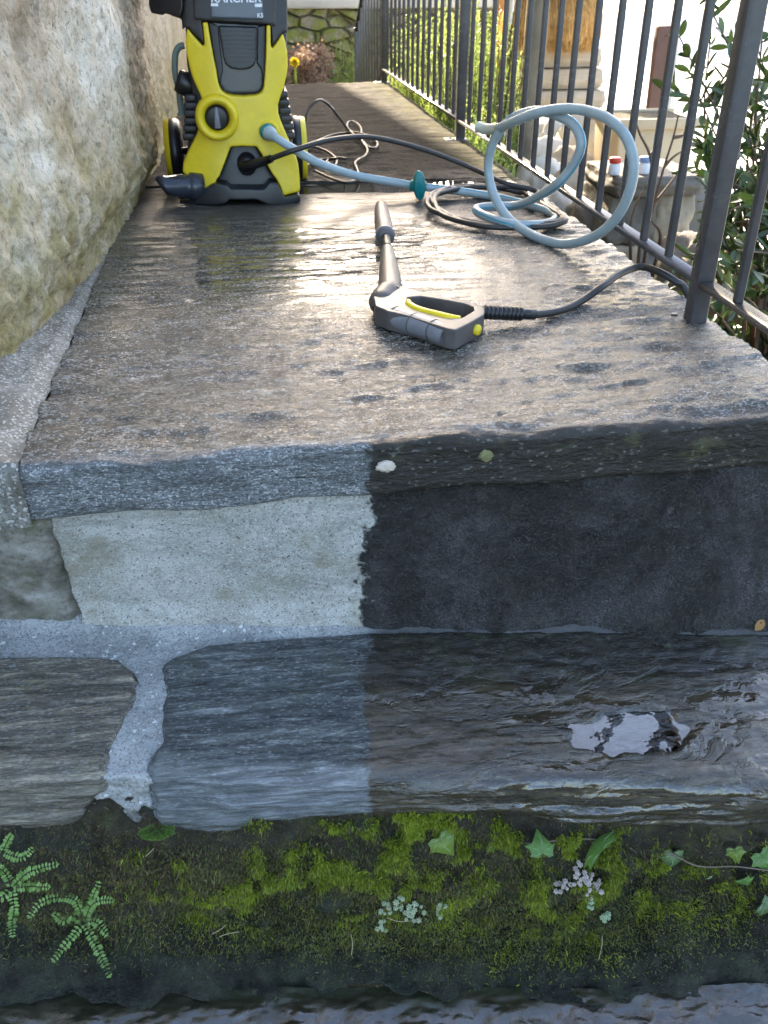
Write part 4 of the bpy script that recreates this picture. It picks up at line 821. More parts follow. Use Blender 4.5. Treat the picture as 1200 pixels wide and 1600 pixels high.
c3 = [K(108, 745, .01), K(180, 768), K(240, 790), K(282, 825), K(284, 855), K(262, 860), K(235, 840), K(290, 823), K(340, 828), K(385, 848, .012), K(392, 872)]
c4 = [K(90, 890, .01), K(150, 852), K(210, 832), K(290, 826, .012)]
cab = np.array(c1+list(c3)[:9]); 
pcb = tag(link('power_cable', me_from(tube(catmull(cab, 8), .0042, 10)), M['hp'], None, loc=K(300, 760, 0)), 'thin black power cable tangled in loops behind the yellow washer', 'cable')
link('cable_loop', me_from(tube(catmull(np.array(c2), 8), .0042, 10)), M['hp'], pcb)
link('cable_loop', me_from(tube(catmull(np.array(c4), 8), .0042, 10)), M['hp'], pcb)
# ------------------------------------------------------------------ plants
def proj(P):
    f = np.array([math.sin(PS)*math.cos(TH), math.cos(PS)*math.cos(TH), -math.sin(TH)]); ri = np.array([math.cos(PS), -math.sin(PS), 0]); up = np.cross(ri, f)
    d = P-C0; z = d@f; return 600+FPX*(d@ri)/z, 800-FPX*(d@up)/z
def blades(P, D, L, Wd, droop=.3, gdir=(0, 0, -1)):
    n = len(P); D = D/np.linalg.norm(D, axis=1, keepdims=True); r = RNG.normal(size=(n, 3)); S = np.cross(D, r); S /= np.linalg.norm(S, axis=1, keepdims=True)
    L = np.broadcast_to(L, (n,))[:, None]; Wd = np.broadcast_to(Wd, (n,))[:, None]; gd = np.array(gdir)
    m = P+D*L*.55; t = P+D*L+gd*L*droop
    V = np.stack([P-S*Wd*.4, P+S*Wd*.4, m-S*Wd*.5, m+S*Wd*.5, t-S*Wd*.12, t+S*Wd*.12], 1).reshape(-1, 3)
    b = np.arange(n)[:, None]*6; F = np.concatenate([b+np.array([0, 1, 3, 2]), b+np.array([2, 3, 5, 4])])
    return V, F
M['moss'] = leaf_mat('olive_moss', (.075, .11, .010), (.36, .42, .035), .55, .3, 12)
M['moss_d'] = leaf_mat('dark_moss', (.05, .056, .016), (.21, .22, .06), .5, .25, 12)
px_, py_ = proj(Pb.reshape(-1, 3))
def moss(name, blobs, n, mat, Lr, wr, label, thr=-.12):
    dens = np.zeros(len(px_))
    for cx_, cy_, rx, ry, a in blobs: dens += a*np.exp(-(((px_-cx_)/rx)**2+((py_-cy_)/ry)**2)*1.2)
    f = Pb.reshape(-1, 3); dens *= sstep(thr, thr+.30, fbm(f[:, 0]*22, f[:, 1]*22, f[:, 2]*22, 4, 201))
    dens = dens/dens.sum(); i = RNG.choice(len(px_), n, p=dens)
    p = f[i]+RNG.normal(size=(n, 3))*np.array([.002, .001, .002]); d = Nb.reshape(-1, 3)[i]*.9+RNG.normal(size=(n, 3))*.50+np.array([0, -.12, .15])
    L = RNG.uniform(*Lr, n); V, F = blades(p, d, L, RNG.uniform(*wr, n), .25)
    o = link(name, mesh_np(name, V, F, False), mat, loc=(.1, .8, -.6)); o['kind'] = 'stuff'; o['label'] = label; return o
moss('moss', [(540, 1325, 100, 45, 1.5), (640, 1308, 110, 34, 1.5), (480, 1320, 70, 30, 1), (430, 1385, 130, 50, .9), (330, 1385, 80, 45, .6), (760, 1312, 90, 35, .9), (620, 1395, 110, 45, .9), (1000, 1385, 150, 45, .8), (1120, 1360, 90, 50, .5), (880, 1330, 90, 40, .7), (860, 1430, 110, 60, .7), (240, 1370, 60, 40, .25)], 52000, M['moss'], (.003, .0085), (.0008, .0017), 'yellow green moss under the stone steps', -.05)
moss('moss', [(700, 1430, 260, 70, 1), (420, 1415, 220, 55, .9), (900, 1450, 180, 55, .8), (240, 1380, 160, 60, .6), (80, 1410, 120, 70, .6), (1050, 1390, 160, 60, .7), (600, 1350, 300, 60, .7), (500, 1478, 520, 24, .30)], 60000, M['moss_d'], (.0025, .007), (.0008, .0016), 'dark green moss on the damp bank', -.55)
M['roots'] = leaf_mat('brown_roots', (.05, .032, .016), (.20, .135, .07), .7, .1, 12)
moss('moss', [(300, 1370, 260, 60, 1), (150, 1380, 160, 80, 1), (720, 1390, 380, 70, .9)], 20000, M['roots'], (.003, .009), (.0005, .0012), 'brown withered moss and rootlets on the bank', -.5)
# small cushion of moss on the joint end
q = on_y(245, 1298, .790); n = 900; th = RNG.uniform(0, 2*np.pi, n); rr = np.sqrt(RNG.uniform(0, 1, n)); ball = np.stack([rr*np.cos(th)*.020, -np.sqrt(1-rr**2)*.008, rr*np.sin(th)*.010], 1)
M['cushion'] = leaf_mat('fresh_moss', (.05, .10, .015), (.16, .26, .05), .55, .3, 12)
V, F = blades(q+ball+np.array([0, .002, 0]), ball+np.array([0, -.006, .004]), RNG.uniform(.003, .006, n), .0012, .2)
tag(link('moss_cushion', mesh_np('cushion', V, F, False), M['cushion'], loc=q), 'small bright green moss cushion on the stone edge right of the mortar joint', 'moss')
# ferns
M['fern'] = leaf_mat('fern_green', (.15, .27, .05), (.32, .48, .14), .45, .35, 20); M['stalk'] = plain('fern_stalk', (.03, .02, .012), .5)
def on_bank(px, py, lift=.006):
    d = (px_-px)**2+(py_-py)**2; i = int(np.argmin(d)); p = Pb.reshape(-1, 3)[i]; v = ray(px, py); t = np.dot(p-C0, v)/np.dot(v, v); return C0+v*(t-lift/np.linalg.norm(v))
def leaflet(c, d, nrm, L, Wd):
    d = d/np.linalg.norm(d); s = np.cross(nrm, d); s /= np.linalg.norm(s); nn = np.cross(d, s)
    prof_ = [(0, .12), (.25, .8), (.55, 1.), (.82, .75), (1., .15)]
    V = []; 
    for t, k in prof_: V += [c+d*L*t-s*Wd*.5*k+nn*L*.06*k, c+d*L*t-nn*L*.04, c+d*L*t+s*Wd*.5*k+nn*L*.06*k]
    F = []
    for i in range(4): b = i*3; F += [(b, b+1, b+4, b+3), (b+1, b+2, b+5, b+4)]
    return V, F
def frond(root, pxs, lift0, lift1, size, par):
    P = catmull(np.array([root]+[on_bank(a, b, l) for (a, b), l in zip(pxs, np.linspace(lift0, lift1, len(pxs)))]), 14); seg = np.linalg.norm(np.diff(P, axis=0), axis=1); s = np.r_[0, np.cumsum(seg)]; Lt = s[-1]
    parts = []; n = max(6, int(Lt/(size*.66)))
    view = C0-P.mean(0); view /= np.linalg.norm(view)
    for k in range(1, n+1):
        u = k/n*Lt; c = np.array([np.interp(u, s, P[:, i]) for i in range(3)]); c2 = np.array([np.interp(min(u+.002, Lt), s, P[:, i]) for i in range(3)]); c1 = np.array([np.interp(max(u-.002, 0), s, P[:, i]) for i in range(3)]); t = c2-c1; t /= np.linalg.norm(t)
        sd = np.cross(view, t); sd /= np.linalg.norm(sd); sz = size*(.55+.55*math.sin(math.pi*min(.98, .15+.8*k/n)))
        for sg in (-1, 1):
            parts.append(leaflet(c+view*.0005, sd*sg+t*random.uniform(.0, .55)+view*random.uniform(-.35, .5), view+.45*RNG.normal(size=3), sz*random.uniform(.8, 1.15), sz*.54))
    parts.append(leaflet(P[-1], t, view, size*.5, size*.4))
    fr = link('frond', me_from(join(parts), smooth=False), M['fern'], par); link('stalk', me_from(tube(P, .0006, 5)), M['stalk'], fr)
def fern(c, fronds, label, size):
    root = on_bank(*c, .004); t = thing('spleenwort_fern', root, label, 'fern', 'small ferns on the mossy bank')
    for f in fronds: frond(root, f, .012, .020, size, t)
fern((131, 1441), [[(150, 1478), (160, 1500), (171, 1524)], [(112, 1466), (97, 1482), (84, 1500)], [(118, 1408), (90, 1402), (62, 1412), (46, 1432)], [(142, 1416), (158, 1407), (176, 1407)], [(146, 1400), (150, 1390), (154, 1380)], [(148, 1440), (158, 1450), (166, 1460)], [(112, 1430), (100, 1438), (84, 1428)]], 'spreading bright green fern lying lowest at bottom left, just above the wet step', .0068)
fern((18, 1388), [[(22, 1420), (19, 1440), (20, 1462)], [(40, 1366), (62, 1357), (88, 1351)], [(45, 1385), (60, 1386), (76, 1386)], [(8, 1364), (-10, 1352)], [(5, 1400), (-12, 1408)]], 'fern with drooping fronds at the left picture edge beneath the brown step stone', .0068)
fern((4, 1332), [[(8, 1322), (14, 1310), (18, 1304)], [(30, 1340), (44, 1334), (50, 1326)], [(-8, 1325), (-20, 1322)]], 'tiny fern sprig tucked right below the brown step stone at far left', .006)
# ivy
M['ivy'] = leaf_mat('ivy_leaf', (.07, .15, .03), (.15, .28, .06), .38, .3, 30); M['ivy_y'] = leaf_mat('young_ivy', (.12, .18, .02), (.22, .30, .05), .4, .35, 30); M['ivy_b'] = leaf_mat('bluish_ivy', (.05, .095, .03), (.10, .155, .06), .35, .2, 30)
M['vein'] = plain('leaf_vein', (.32, .42, .20), .5)
def ivy_leaf(c, ang, size, mat, par, view):
    ol = [(0, -.05), (.22, -.22), (.46, -.17), (.47, .04), (.62, .26), (.40, .37), (.25, .60), (0, 1.0), (-.23, .62), (-.40, .38), (-.64, .30), (-.45, .05), (-.50, -.15), (-.20, -.22)]
    r = np.array([math.cos(ang), math.sin(ang)]); u = np.cross(view, [1, 0, 0]); u /= np.linalg.norm(u); u = -u if u[2] < 0 else u; x = np.cross(u, view)
    ax = x*r[0]+u*r[1]; sx = np.cross(ax, view)
    V = [c+view*.002]; mid = np.array([0, .25])
    pts = []
    for k in range(len(ol)): a, b = np.array(ol[k]), np.array(ol[(k+1) % len(ol)]); pts += [a, (a+b)/2*.985+mid*.015]
    pts = np.array(pts); inner = mid+(pts-mid)*.5
    def to(p): rr = np.linalg.norm(p); return c+size*(p[0]*sx+p[1]*ax)+view*(.0045*math.sin(rr*5)+.20*size*(.3-abs(p[0]))*.8-.10*size*max(0, p[1]-.4))
    V = [to(mid)]+[to(p) for p in inner]+[to(p) for p in pts]; n = len(pts)
    F = [(0, 1+i, 1+(i+1) % n) for i in range(n)]+[(1+i, 1+n+i, 1+n+(i+1) % n, 1+(i+1) % n) for i in range(n)]
    lf = link('leaf', me_from((np.array(V), F)), mat, par); ve = []
    for tip in ((0, .9), (.55, .28), (-.55, .28), (.42, -.14), (-.42, -.14)):
        a = np.array([0, .0]); ve.append(tube([to(a)+view*.0004, to((a+np.array(tip))/2)+view*.0005, to(np.array(tip)*.95)+view*.0004], [.0006*size/.03, .0005*size/.03, .0002], 4))
    link('vein', me_from(join(ve)), M['vein'], lf)
iv = thing('ivy_vine', on_bank(1000, 1345), 'ivy vine with lobed green leaves creeping through the moss on the right', 'ivy')
vw = C0-on_bank(850, 1340); vw /= np.linalg.norm(vw)
for a, b, an_, sz, mt in [(846, 1332, 1.45, .042, 'ivy'), (942, 1332, -1.35, .046, 'ivy'), (688, 1310, -1.2, .036, 'ivy_y'), (775, 1322, -.9, .034, 'ivy_y'), (1050, 1332, -1.5, .036, 'ivy_b'), (1148, 1328, -1.7, .024, 'ivy_y'), (1188, 1335, -1.2, .032, 'ivy'), (1110, 1370, 3.5, .034, 'ivy_b'), (1160, 1372, -.6, .030, 'ivy'), (1190, 1412, -.9, .028, 'ivy_b')]:
    ivy_leaf(on_bank(a, b, .016), an_+random.uniform(-.3, .3), sz*random.uniform(.68, .9), M[mt], iv, vw+.36*RNG.normal(size=3))
link('stem', me_from(tube([on_bank(a, b, c) for a, b, c in [(1215, 1362, .012), (1150, 1354, .012), (1090, 1353, .010), (1040, 1330, .002), (980, 1318, -.004), (900, 1310, -.004), (830, 1318, -.002), (760, 1312, -.003)]], .0013, 6, 6)), plain('ivy_stem', (.16, .12, .08), .7), iv)
# stonecrop rosettes
def sedum(pts, label, lo, hi):
    mt = leaf_mat('stonecrop', lo, hi, .5, .12, 60); parts = []
    for (cx_, cy_, rx, ry, n) in pts:
        for k in range(n):
            a = random.uniform(0, 6.28); r_ = math.sqrt(random.random()); c = on_bank(cx_+rx*r_*math.cos(a), cy_+ry*r_*math.sin(a), .006+.008*(1-r_)); s = random.uniform(.0018, .0034); vv = C0-c; vv /= np.linalg.norm(vv)
            e1 = np.cross(vv, [0, 0, 1]); e1 /= np.linalg.norm(e1); e2 = np.cross(vv, e1)
            for j in range(7):
                t = j*2*math.pi/6+k; d = (math.cos(t)*e1+math.sin(t)*e2)*(.75 if j < 6 else 0)+vv*(.35 if j < 6 else .6)
                parts.append(lathe([(-s*.5, 0), (-s*.35, s*.42), (s*.1, s*.55), (s*.5, s*.35), (s*.65, 0)], c+d*s, c+d*s*2.2, 6))
    V, F = join(parts); return tag(link('stonecrop', me_from((V, F)), mt), label, 'stonecrop', 'stonecrop tufts in the moss')
sedum([(602, 1420, 12, 12, 8), (625, 1412, 14, 10, 8), (645, 1425, 18, 16, 16), (598, 1448, 10, 10, 6)], 'pale green stonecrop tuft in the dark moss left of centre', (.22, .27, .14), (.42, .46, .29))
sedum([(692, 1423, 9, 12, 8)], 'tiny lone green stonecrop tuft below the dark moss, between the two larger tufts', (.22, .27, .14), (.40, .45, .28))
sedum([(905, 1358, 6, 14, 8), (880, 1386, 18, 10, 12), (918, 1378, 22, 16, 22), (928, 1395, 14, 10, 8)], 'pinkish grey stonecrop tuft under the large ivy leaf', (.32, .27, .23), (.55, .47, .41))
sedum([(925, 1414, 6, 7, 4), (946, 1436, 10, 10, 8)], 'small mint green stonecrop sprig hanging below the pinkish tuft', (.20, .28, .14), (.37, .45, .27))
# dry stalks on the bank and on the dirty stones
M['straw'] = plain('dry_straw', (.42, .34, .20), .7)
for pts in ([(330, 1460), (345, 1452), (352, 1446)], [(342, 1464), (356, 1459), (374, 1456)], [(548, 1460), (551, 1474), (549, 1492)], [(605, 1434), (625, 1440), (658, 1436)], [(228, 1338), (236, 1330), (240, 1326)], [(935, 1500), (940, 1480), (941, 1462)]):
    tag(link('dry_stalk', me_from(tube([on_bank(a, b, .010) for a, b in pts], .0006, 5, 5)), M['straw']), 'thin dry straw stalk lying on the mossy bank', 'stalk', 'dry stalks on the moss')
def chip(px, py, y, sx, sz, mat, name, label):
    q = on_y(px, py, y); me = bpy.data.meshes.new('c'); bm = bmesh.new(); bmesh.ops.create_icosphere(bm, subdivisions=4, radius=1); bm.to_mesh(me); bm.free()
    displace(me, lambda co: (co*(1+.45*fbm(co[:, 0]*1.9, co[:, 1]*1.9, co[:, 2]*1.9, 4, int(px)))[:, None])*np.array([sx, .004, sz])+q)
    me.polygons.foreach_set('use_smooth', np.ones(len(me.polygons), bool)); return tag(link(name, me, mat), label, 'lichen')
M['lichen'] = plain('pale_lichen', (.62, .52, .42), .8, 0, .3, 160, .6, .002); M['lichen_g'] = plain('olive_lichen', (.20, .19, .08), .8, 0, .4, 160, .6, .002)
chip(603, 729, 1.073, .0135, .0085, M['lichen'], 'lichen_patch', 'pale pinkish lichen patch on the dark slab edge, next to the cleaned line')
chip(760, 712, 1.0735, .010, .009, M['lichen_g'], 'lichen_patch', 'olive green lichen patch on the dark slab edge, farther right')
# leaf litter at the right end of the riser
M['litter'] = leaf_mat('dry_leaf', (.30, .13, .03), (.45, .24, .07), .5, .3, 30)
for i, (a, b, s) in enumerate([(1192, 972, .026), (1180, 985, .014)]):
    q = on_z(a, b, zt(.8)+.012); parts = [leaflet(q, np.array([.6, .3, .45]), np.array([0, -.7, .7]), s*1.6, s)]
    tag(link('dead_leaf', me_from(join(parts)), M['litter']), ['curled orange dead leaf at the right end of the step riser', 'smaller orange dead leaf fragment in front of the curled one'][i], 'dead leaf', 'dead leaves by the riser')

# ------------------------------------------------------------------ garden beyond the railing
M['bark'] = plain('mossy_bark', (.20, .17, .12), .85, 0, .5, 14, 1., .01); M['twig'] = plain('twig_bark', (.12, .075, .05), .7, 0, .3, 40, .4, .003)
M['laurel'] = leaf_mat('laurel_leaf', (.018, .038, .010), (.05, .085, .022), .25, .12, 14)
def leaf_v(c, d, nrm, L, Wd):
    return leaflet(c, d, nrm, L, Wd)
lb = np.array([1.55, 2.45, terrain_z(1.55, 2.45)-.03]); lau = thing('laurel_bush', lb, 'glossy dark green laurel bush behind the nearest railing post', 'bush')
br = []; lf = []
tips = [(1062, 58, 2.7), (1078, 112, 2.6), (1112, 28, 2.7), (1135, 150, 2.5), (1100, 215, 2.5), (1070, 395, 2.1), (1052, 430, 2.0), (1180, 60, 2.6), (1195, 190, 2.5), (1240, 100, 2.5), (1260, 280, 2.2), (1108, 300, 2.2), (1150, 390, 2.0), (1205, 330, 2.0), (1130, 440, 1.95), (1090, 260, 2.4), (1165, 250, 2.2), (1150, 80, 2.8), (1090, -30, 2.8), (1200, -60, 2.7), (1300, 10, 2.5), (1320, 200, 2.3), (1130, 330, 2.1), (1175, 420, 1.85), (1095, 350, 2.2), (1160, 180, 2.4), (1220, 250, 2.3), (1120, 380, 2.3), (1190, 110, 2.9), (1140, 290, 2.5)]
for k, (a, b, y) in enumerate(tips):
    t = on_y(a, b, y); fork = lb+np.array([random.uniform(-.12, .12), random.uniform(-.1, .1), random.uniform(.1, .55)]); midp = (fork+t)/2+np.array([random.uniform(-.08, .08), random.uniform(-.06, .1), .06])
    P = catmull(np.array([lb, fork, midp, t]), 10); br.append(tube(P, np.linspace(.009, .0016, len(P)), 6)); n = len(P)
    for s_ in range(11):
        u = .42+.58*(s_/10)**.9; c = P[min(n-1, int(u*(n-1)))]; tdir = P[min(n-1, int(u*(n-1))+1)]-P[max(0, int(u*(n-1))-1)]; tdir /= np.linalg.norm(tdir)+1e-9
        o_ = RNG.normal(size=3); o_ -= tdir*np.dot(o_, tdir); o_ /= np.linalg.norm(o_); q = c+o_*random.uniform(.004, .05)
        if s_ % 3 == 0 and random.random() < .9:
            e = c+(o_*.7+tdir*.7)*random.uniform(.06, .12); br.append(tube([c, (c+e)/2+[0, 0, .005], e], [.002, .0016, .001], 5))
            for j in range(5): d = RNG.normal(size=3)*.5+o_*.6+tdir*.5; lf.append(leaf_v(c+(e-c)*(j+1)/5, d, RNG.normal(size=3)+np.array([0, -.4, .9]), random.uniform(.042, .066), random.uniform(.017, .024)))
        for j in range(2): d = o_*.7*(1 if j else -1)+tdir*.7+RNG.normal(size=3)*.3; lf.append(leaf_v(c, d, RNG.normal(size=3)*.6+np.array([0, -.3, .9]), random.uniform(.042, .07), random.uniform(.017, .025)))
link('branches', me_from(join(br)), M['twig'], lau); link('leaves', me_from(join(lf)), M['laurel'], lau)
# light green feathery shrubs
M['sprig'] = leaf_mat('feathery_green', (.13, .19, .035), (.36, .45, .12), .5, .45, 6)
def shrub(c, r, h, n, label, group='feathery shrubs behind the railing', seed=0):
    c = np.array([c[0], c[1], float(terrain_z(c[0], c[1]))-.02]); t = thing('feathery_shrub', c, label, 'shrub', group); P = []; D = []; L = []; st = []
    for k in range(n):
        a = random.uniform(0, 6.28); rr = math.sqrt(random.random()); b = c+np.array([math.cos(a)*rr*r*.3, math.sin(a)*rr*r*.3, 0]); hh = h*(1-.35*rr**2)*random.uniform(.72, 1.08)
        e = c+np.array([math.cos(a)*rr*r, math.sin(a)*rr*r, hh]); m_ = (b+e)/2+np.array([math.cos(a), math.sin(a), 0])*r*.12
        q = catmull(np.array([b, m_, e]), 9); 
        if k % 3 == 0: st.append(tube(q[::3], .003, 4))
        s_ = np.linspace(.30, 1., 46); idx = s_*(len(q)-1); i0 = np.minimum(idx.astype(int), len(q)-2); f_ = (idx-i0)[:, None]; pp = q[i0]*(1-f_)+q[i0+1]*f_; dd = q[i0+1]-q[i0]; dd /= np.linalg.norm(dd, axis=1, keepdims=True)
        P.append(pp); D.append(dd*.9+RNG.normal(size=(46, 3))*.55); L.append(np.full(46, .034)*(1.1-.55*s_**3))
    V, F = blades(np.concatenate(P), np.concatenate(D), np.concatenate(L), .0066, .0)
    link('foliage', mesh_np('sprigs', V, F, False), M['sprig'], t); link('stems', me_from(join(st)), M['twig'], t)
shrub((1.03, 4.15), .17, .74, 110, 'nearest and lowest feathery light green shrub behind the middle railing post')
shrub((1.20, 5.0), .30, 1.16, 330, 'tall feathery light green shrub in the middle behind the railing bars')
shrub((1.22, 6.1), .38, 1.16, 330, 'farthest feathery light green shrub behind the railing, by the end post')
q = on_y(545, 110, 8.0); shrub((q[0], 8.0), .22, .88, 90, 'small feathery green shrub in front of the mossy stone wall, left of the railing', 'feathery shrubs by the far wall')
# dried hydrangea and yellow flower
q = on_y(478, 105, 7.9); bz_ = float(terrain_z(q[0], 7.9)); hy = thing('dry_shrub', (q[0], 7.9, bz_), 'withered brown flower shrub in front of the mossy stone wall', 'shrub'); P = []; st = []
for k in range(26):
    c = on_y(random.uniform(452, 512), random.uniform(80, 138), random.uniform(7.6, 8.2)); st.append(tube([(q[0]+random.uniform(-.1, .1), 7.9, bz_), (c+np.array([q[0], 7.9, bz_]))/2+[0, 0, .05], c], .004, 4, 4)); P.append(c+RNG.normal(size=(120, 3))*.035)
P = np.concatenate(P); V, F = blades(P, RNG.normal(size=P.shape), .022, .016, .1); link('flower_heads', mesh_np('hyd', V, F, False), leaf_mat('dry_petals', (.20, .115, .07), (.42, .29, .20), .7, .3, 8), hy); link('stems', me_from(join(st)), M['twig'], hy)
for k in range(10):
    a = on_y(random.uniform(490, 555), random.uniform(45, 85), 8.15)
    st = tube([(a[0]+random.uniform(-.05, .05), 8.15, -1.), (a[0], 8.15, (a[2]-1)/2), a], .0035, 5)
    tag(link('dead_stalk', me_from(st), M['straw']), 'bare dead stalk standing in front of the mossy stone wall', 'stalk', 'dead stalks by the far wall')
fy = on_y(460, 97, 7.3); fl = thing('yellow_flower', (fy[0], 7.3, -.95), 'yellow flower on a pale green stem beside the washer, before the far wall', 'flower')
link('stem', me_from(tube([(fy[0], 7.3, -.95), (fy[0]+.01, 7.3, -.4), fy], .008, 6, 5)), M['sprig'], fl)
P = np.tile(fy, (60, 1)); th = RNG.normal(size=(60, 3)); V, F = blades(P, th, .036, .026, .05); link('petals', mesh_np('pet', V, F, False), leaf_mat('yellow_petal', (.75, .45, .02), (.85, .65, .04), .5, .3), fl)
# ------------------------------------------------------------------ far stone wall and stonework
g = G('mossy_wall_stone'); p = g.pos(); v = g.vor(g.mp(p, (5.2, 2, 10.5)), 1, 'F1', 'Color'); e_ = g.vor(g.mp(p, (5.2, 2, 10.5)), 1, 'DISTANCE_TO_EDGE'); n = g.noise(p, 9, 6, .7)
c = g.mix(g.sep(v)[0], (.22, .18, .12), (.48, .42, .31)); c = g.mix(g.ramp(n, [(.40, 0.), (.54, .9)]), c, (.22, .25, .03)); c = g.mix(g.ramp(e_, [(.01, .75), (.07, 0.)]), c, (.09, .075, .045)); c = g.mix(g.ramp(g.noise(p, 40, 4), [(.3, .5), (.5, 0.)]), c, (.07, .06, .04))
M['fwall'] = g.set(Base__Color=c, Roughness=.9, Normal=g.bump(g.mth('ADD', g.mth('MINIMUM', e_, .12), g.mth('MULTIPLY', n, .08)), 1, .35))
tz = float(on_y(500, 9, 8.55)[2])
nx = np.linspace(-.25, 2.72, 260); nz = np.linspace(-1.4, tz-.02, 90); X, Z = np.meshgrid(nx, nz, indexing='ij'); Y = 8.55+.035*fbm(X*5, Z*9, 0, 4, 301); Y[0] += .45; Y[-1] += .45
fw = thing('garden_wall', (1.8, 8.7, -1.4), 'mossy rubble garden wall with pale coping at the far end of the landing', 'wall')
link('wall', mesh_np('fw', np.stack([X, Y, Z], -1), grid_faces(260, 90)), M['fwall'], fw); M['cope'] = plain('pale_coping', (.62, .58, .50), .85, 0, .2, 12, .5, .01)
link('coping', bevel_me(box((1.23, 8.78, tz+.015), (3.02, .56, .07)), .012, 2), M['cope'], fw)
# rough cut stone helper
M['stone_w'] = plain('warm_stone', (.42, .34, .24), .85, 0, .35, 9, .9, .012); M['stone_p'] = plain('pale_stone', (.60, .55, .46), .85, 0, .25, 10, .9, .012); M['stone_d'] = plain('dark_rubble', (.20, .175, .14), .85, 0, .4, 10, 1., .015)
def rock(c, s, seed, box_=True, amp=.12):
    me = bpy.data.meshes.new('rock'); bm = bmesh.new(); bmesh.ops.create_cube(bm, size=2); bmesh.ops.subdivide_edges(bm, edges=bm.edges, cuts=15, use_grid_fill=True); bm.to_mesh(me); bm.free()
    def f(co):
        r = np.linalg.norm(co, axis=1, keepdims=True); k = .22 if box_ else .75; sph = co/r*1.15; co = co*(1-k)+sph*k
        return co*(1+amp*fbm(co[:, 0]*1.1, co[:, 1]*1.1, co[:, 2]*1.1, 4, seed))[:, None]*np.asarray(s)/2+np.asarray(c)
    displace(me, f); me.polygons.foreach_set('use_smooth', np.ones(len(me.polygons), bool)); return me
names = ['topmost flat stone block under the straw bundle', 'second stone block from the top of the stack under the straw', 'third stone block down, above the lowest of the stack', 'lowest stone block of the stack, above the pale rocks']
for k, (a, b) in enumerate([(76, 106), (108, 140), (142, 171), (173, 200)]):
    yy = 6.4-.05*k; p0 = on_y(836-k*3, b, yy); p1 = on_y(944+k*3, a, yy)
    tag(link('stone_block', rock(((p0[0]+p1[0])/2, yy+.22, (p0[2]+p1[2])/2), (p1[0]-p0[0], .46, abs(p1[2]-p0[2])*1.05), 310+k, True, .06), M['stone_w']), names[k], 'stone block', 'stone blocks stacked below the straw')
zb_ = float(on_y(890, 200, 6.3)[2]); tag(link('stone_plinth', rock((float(on_y(890, 200, 6.3)[0]), 6.55, (zb_-1.0)/2), (.62, .6, zb_+1.02), 330, True, .08), M['stone_d']), 'dark stone footing carrying the block stack behind the pale rocks', 'stone')
# straw bundle
sa = on_y(862, -150, 6.55); sb_ = on_y(858, 72, 6.55); stw = thing('straw_bundle', sb_, 'orange lit straw bundle resting on the stone blocks', 'straw'); Rb = .36
prof_ = [(0, .05), (.25*(sa[2]-sb_[2]), .05)]
hS = float(sa[2]-sb_[2]); link('core', me_from(lathe([(0, .02), (.0, .26), (.06, .32), (.18, .31), (hS*.6, .15), (hS, .03)], sb_, sb_+np.array([0, 0, 1]), 32)), plain('straw_core', (.50, .30, .11), .9, 0, .4, 30, .8, .02), stw)
n = 3200; a = RNG.uniform(0, 2*np.pi, n); u0 = RNG.uniform(0, .85, n); rad = lambda z: np.interp(z, [0, .06, .18, hS*.6, hS], [.29, .335, .325, .165, .03])
z0 = u0*hS; P = np.stack([sb_[0]+np.cos(a)*rad(z0), sb_[1]+np.sin(a)*rad(z0), sb_[2]+z0], 1); z1 = np.maximum(z0-.28, -.03*RNG.uniform(0, 1, n)); a1 = a+RNG.normal(size=n)*.09
Q1 = np.stack([sb_[0]+np.cos(a1)*(rad(np.maximum(z1, 0))+.012), sb_[1]+np.sin(a1)*(rad(np.maximum(z1, 0))+.012), sb_[2]+z1], 1); D = Q1-P; V, F = blades(P, D+1e-4, np.linalg.norm(D, axis=1), .007, .0)
link('strands', mesh_np('strands', V, F, False), leaf_mat('golden_straw', (.42, .24, .07), (.70, .46, .18), .6, .3, 4), stw)
# mossy wooden pole, pipe, board
pb_ = on_y(822, 240, 4.95); gzz = lambda x, y: float(terrain_z(x, y))
V, F = tube([(pb_[0]-.02, 4.95, gzz(pb_[0], 4.95)-.1), (pb_[0]-.01, 4.95, -.3), (pb_[0]+.006, 4.96, .3), (pb_[0]-.01, 4.97, 1.5)], [.062, .058, .056, .05], 20, 10); me = me_from((V, F)); displace(me, lambda co: co+.006*fbm(co[:, 0]*20, co[:, 1]*20, co[:, 2]*4, 4, 340)[:, None]*np.array([1, 1, 0])); tag(link('wooden_pole', me, M['bark']), 'mossy round wooden pole standing beyond the railing, left of the stone blocks', 'pole')
pq = on_y(797, 40, 5.3); tag(link('white_pipe', me_from(tube([(pq[0], 5.3, gzz(pq[0], 5.3)-.05), (pq[0], 5.3, 1.5)], .014, 12)), plain('white_plastic', (.72, .70, .64), .5)), 'thin pale upright pipe beside the mossy wooden pole', 'pipe')
pq = on_y(784, 40, 7.2); tag(link('timber_post', bevel_me(box((pq[0], 7.2, .2), (.10, .10, 2.4)), .006, 2), plain('orange_timber', (.42, .24, .10), .75, 0, .3, 9, .5, .006)), 'warm brown timber post behind the shrubs, left of the pale pipe', 'post')
p0 = on_y(1010, 190, 5.35); p1 = on_y(1056, 40, 5.35); zt_ = float(p1[2])
V, F = box(((p0[0]+p1[0])/2, 5.35, (zt_-1.2)/2), (p1[0]-p0[0], .05, zt_+1.2), Matrix.Rotation(math.radians(-1.5), 3, 'Y')); bd = thing('wooden_board', ((p0[0]+p1[0])/2, 5.35, -1.2), 'weathered brown upright board with a pale edge behind the trough', 'board')
link('board', bevel_me((V, F), .006, 2), plain('rusty_board', (.17, .085, .055), .7, 0, .35, 12, .6, .006), bd)
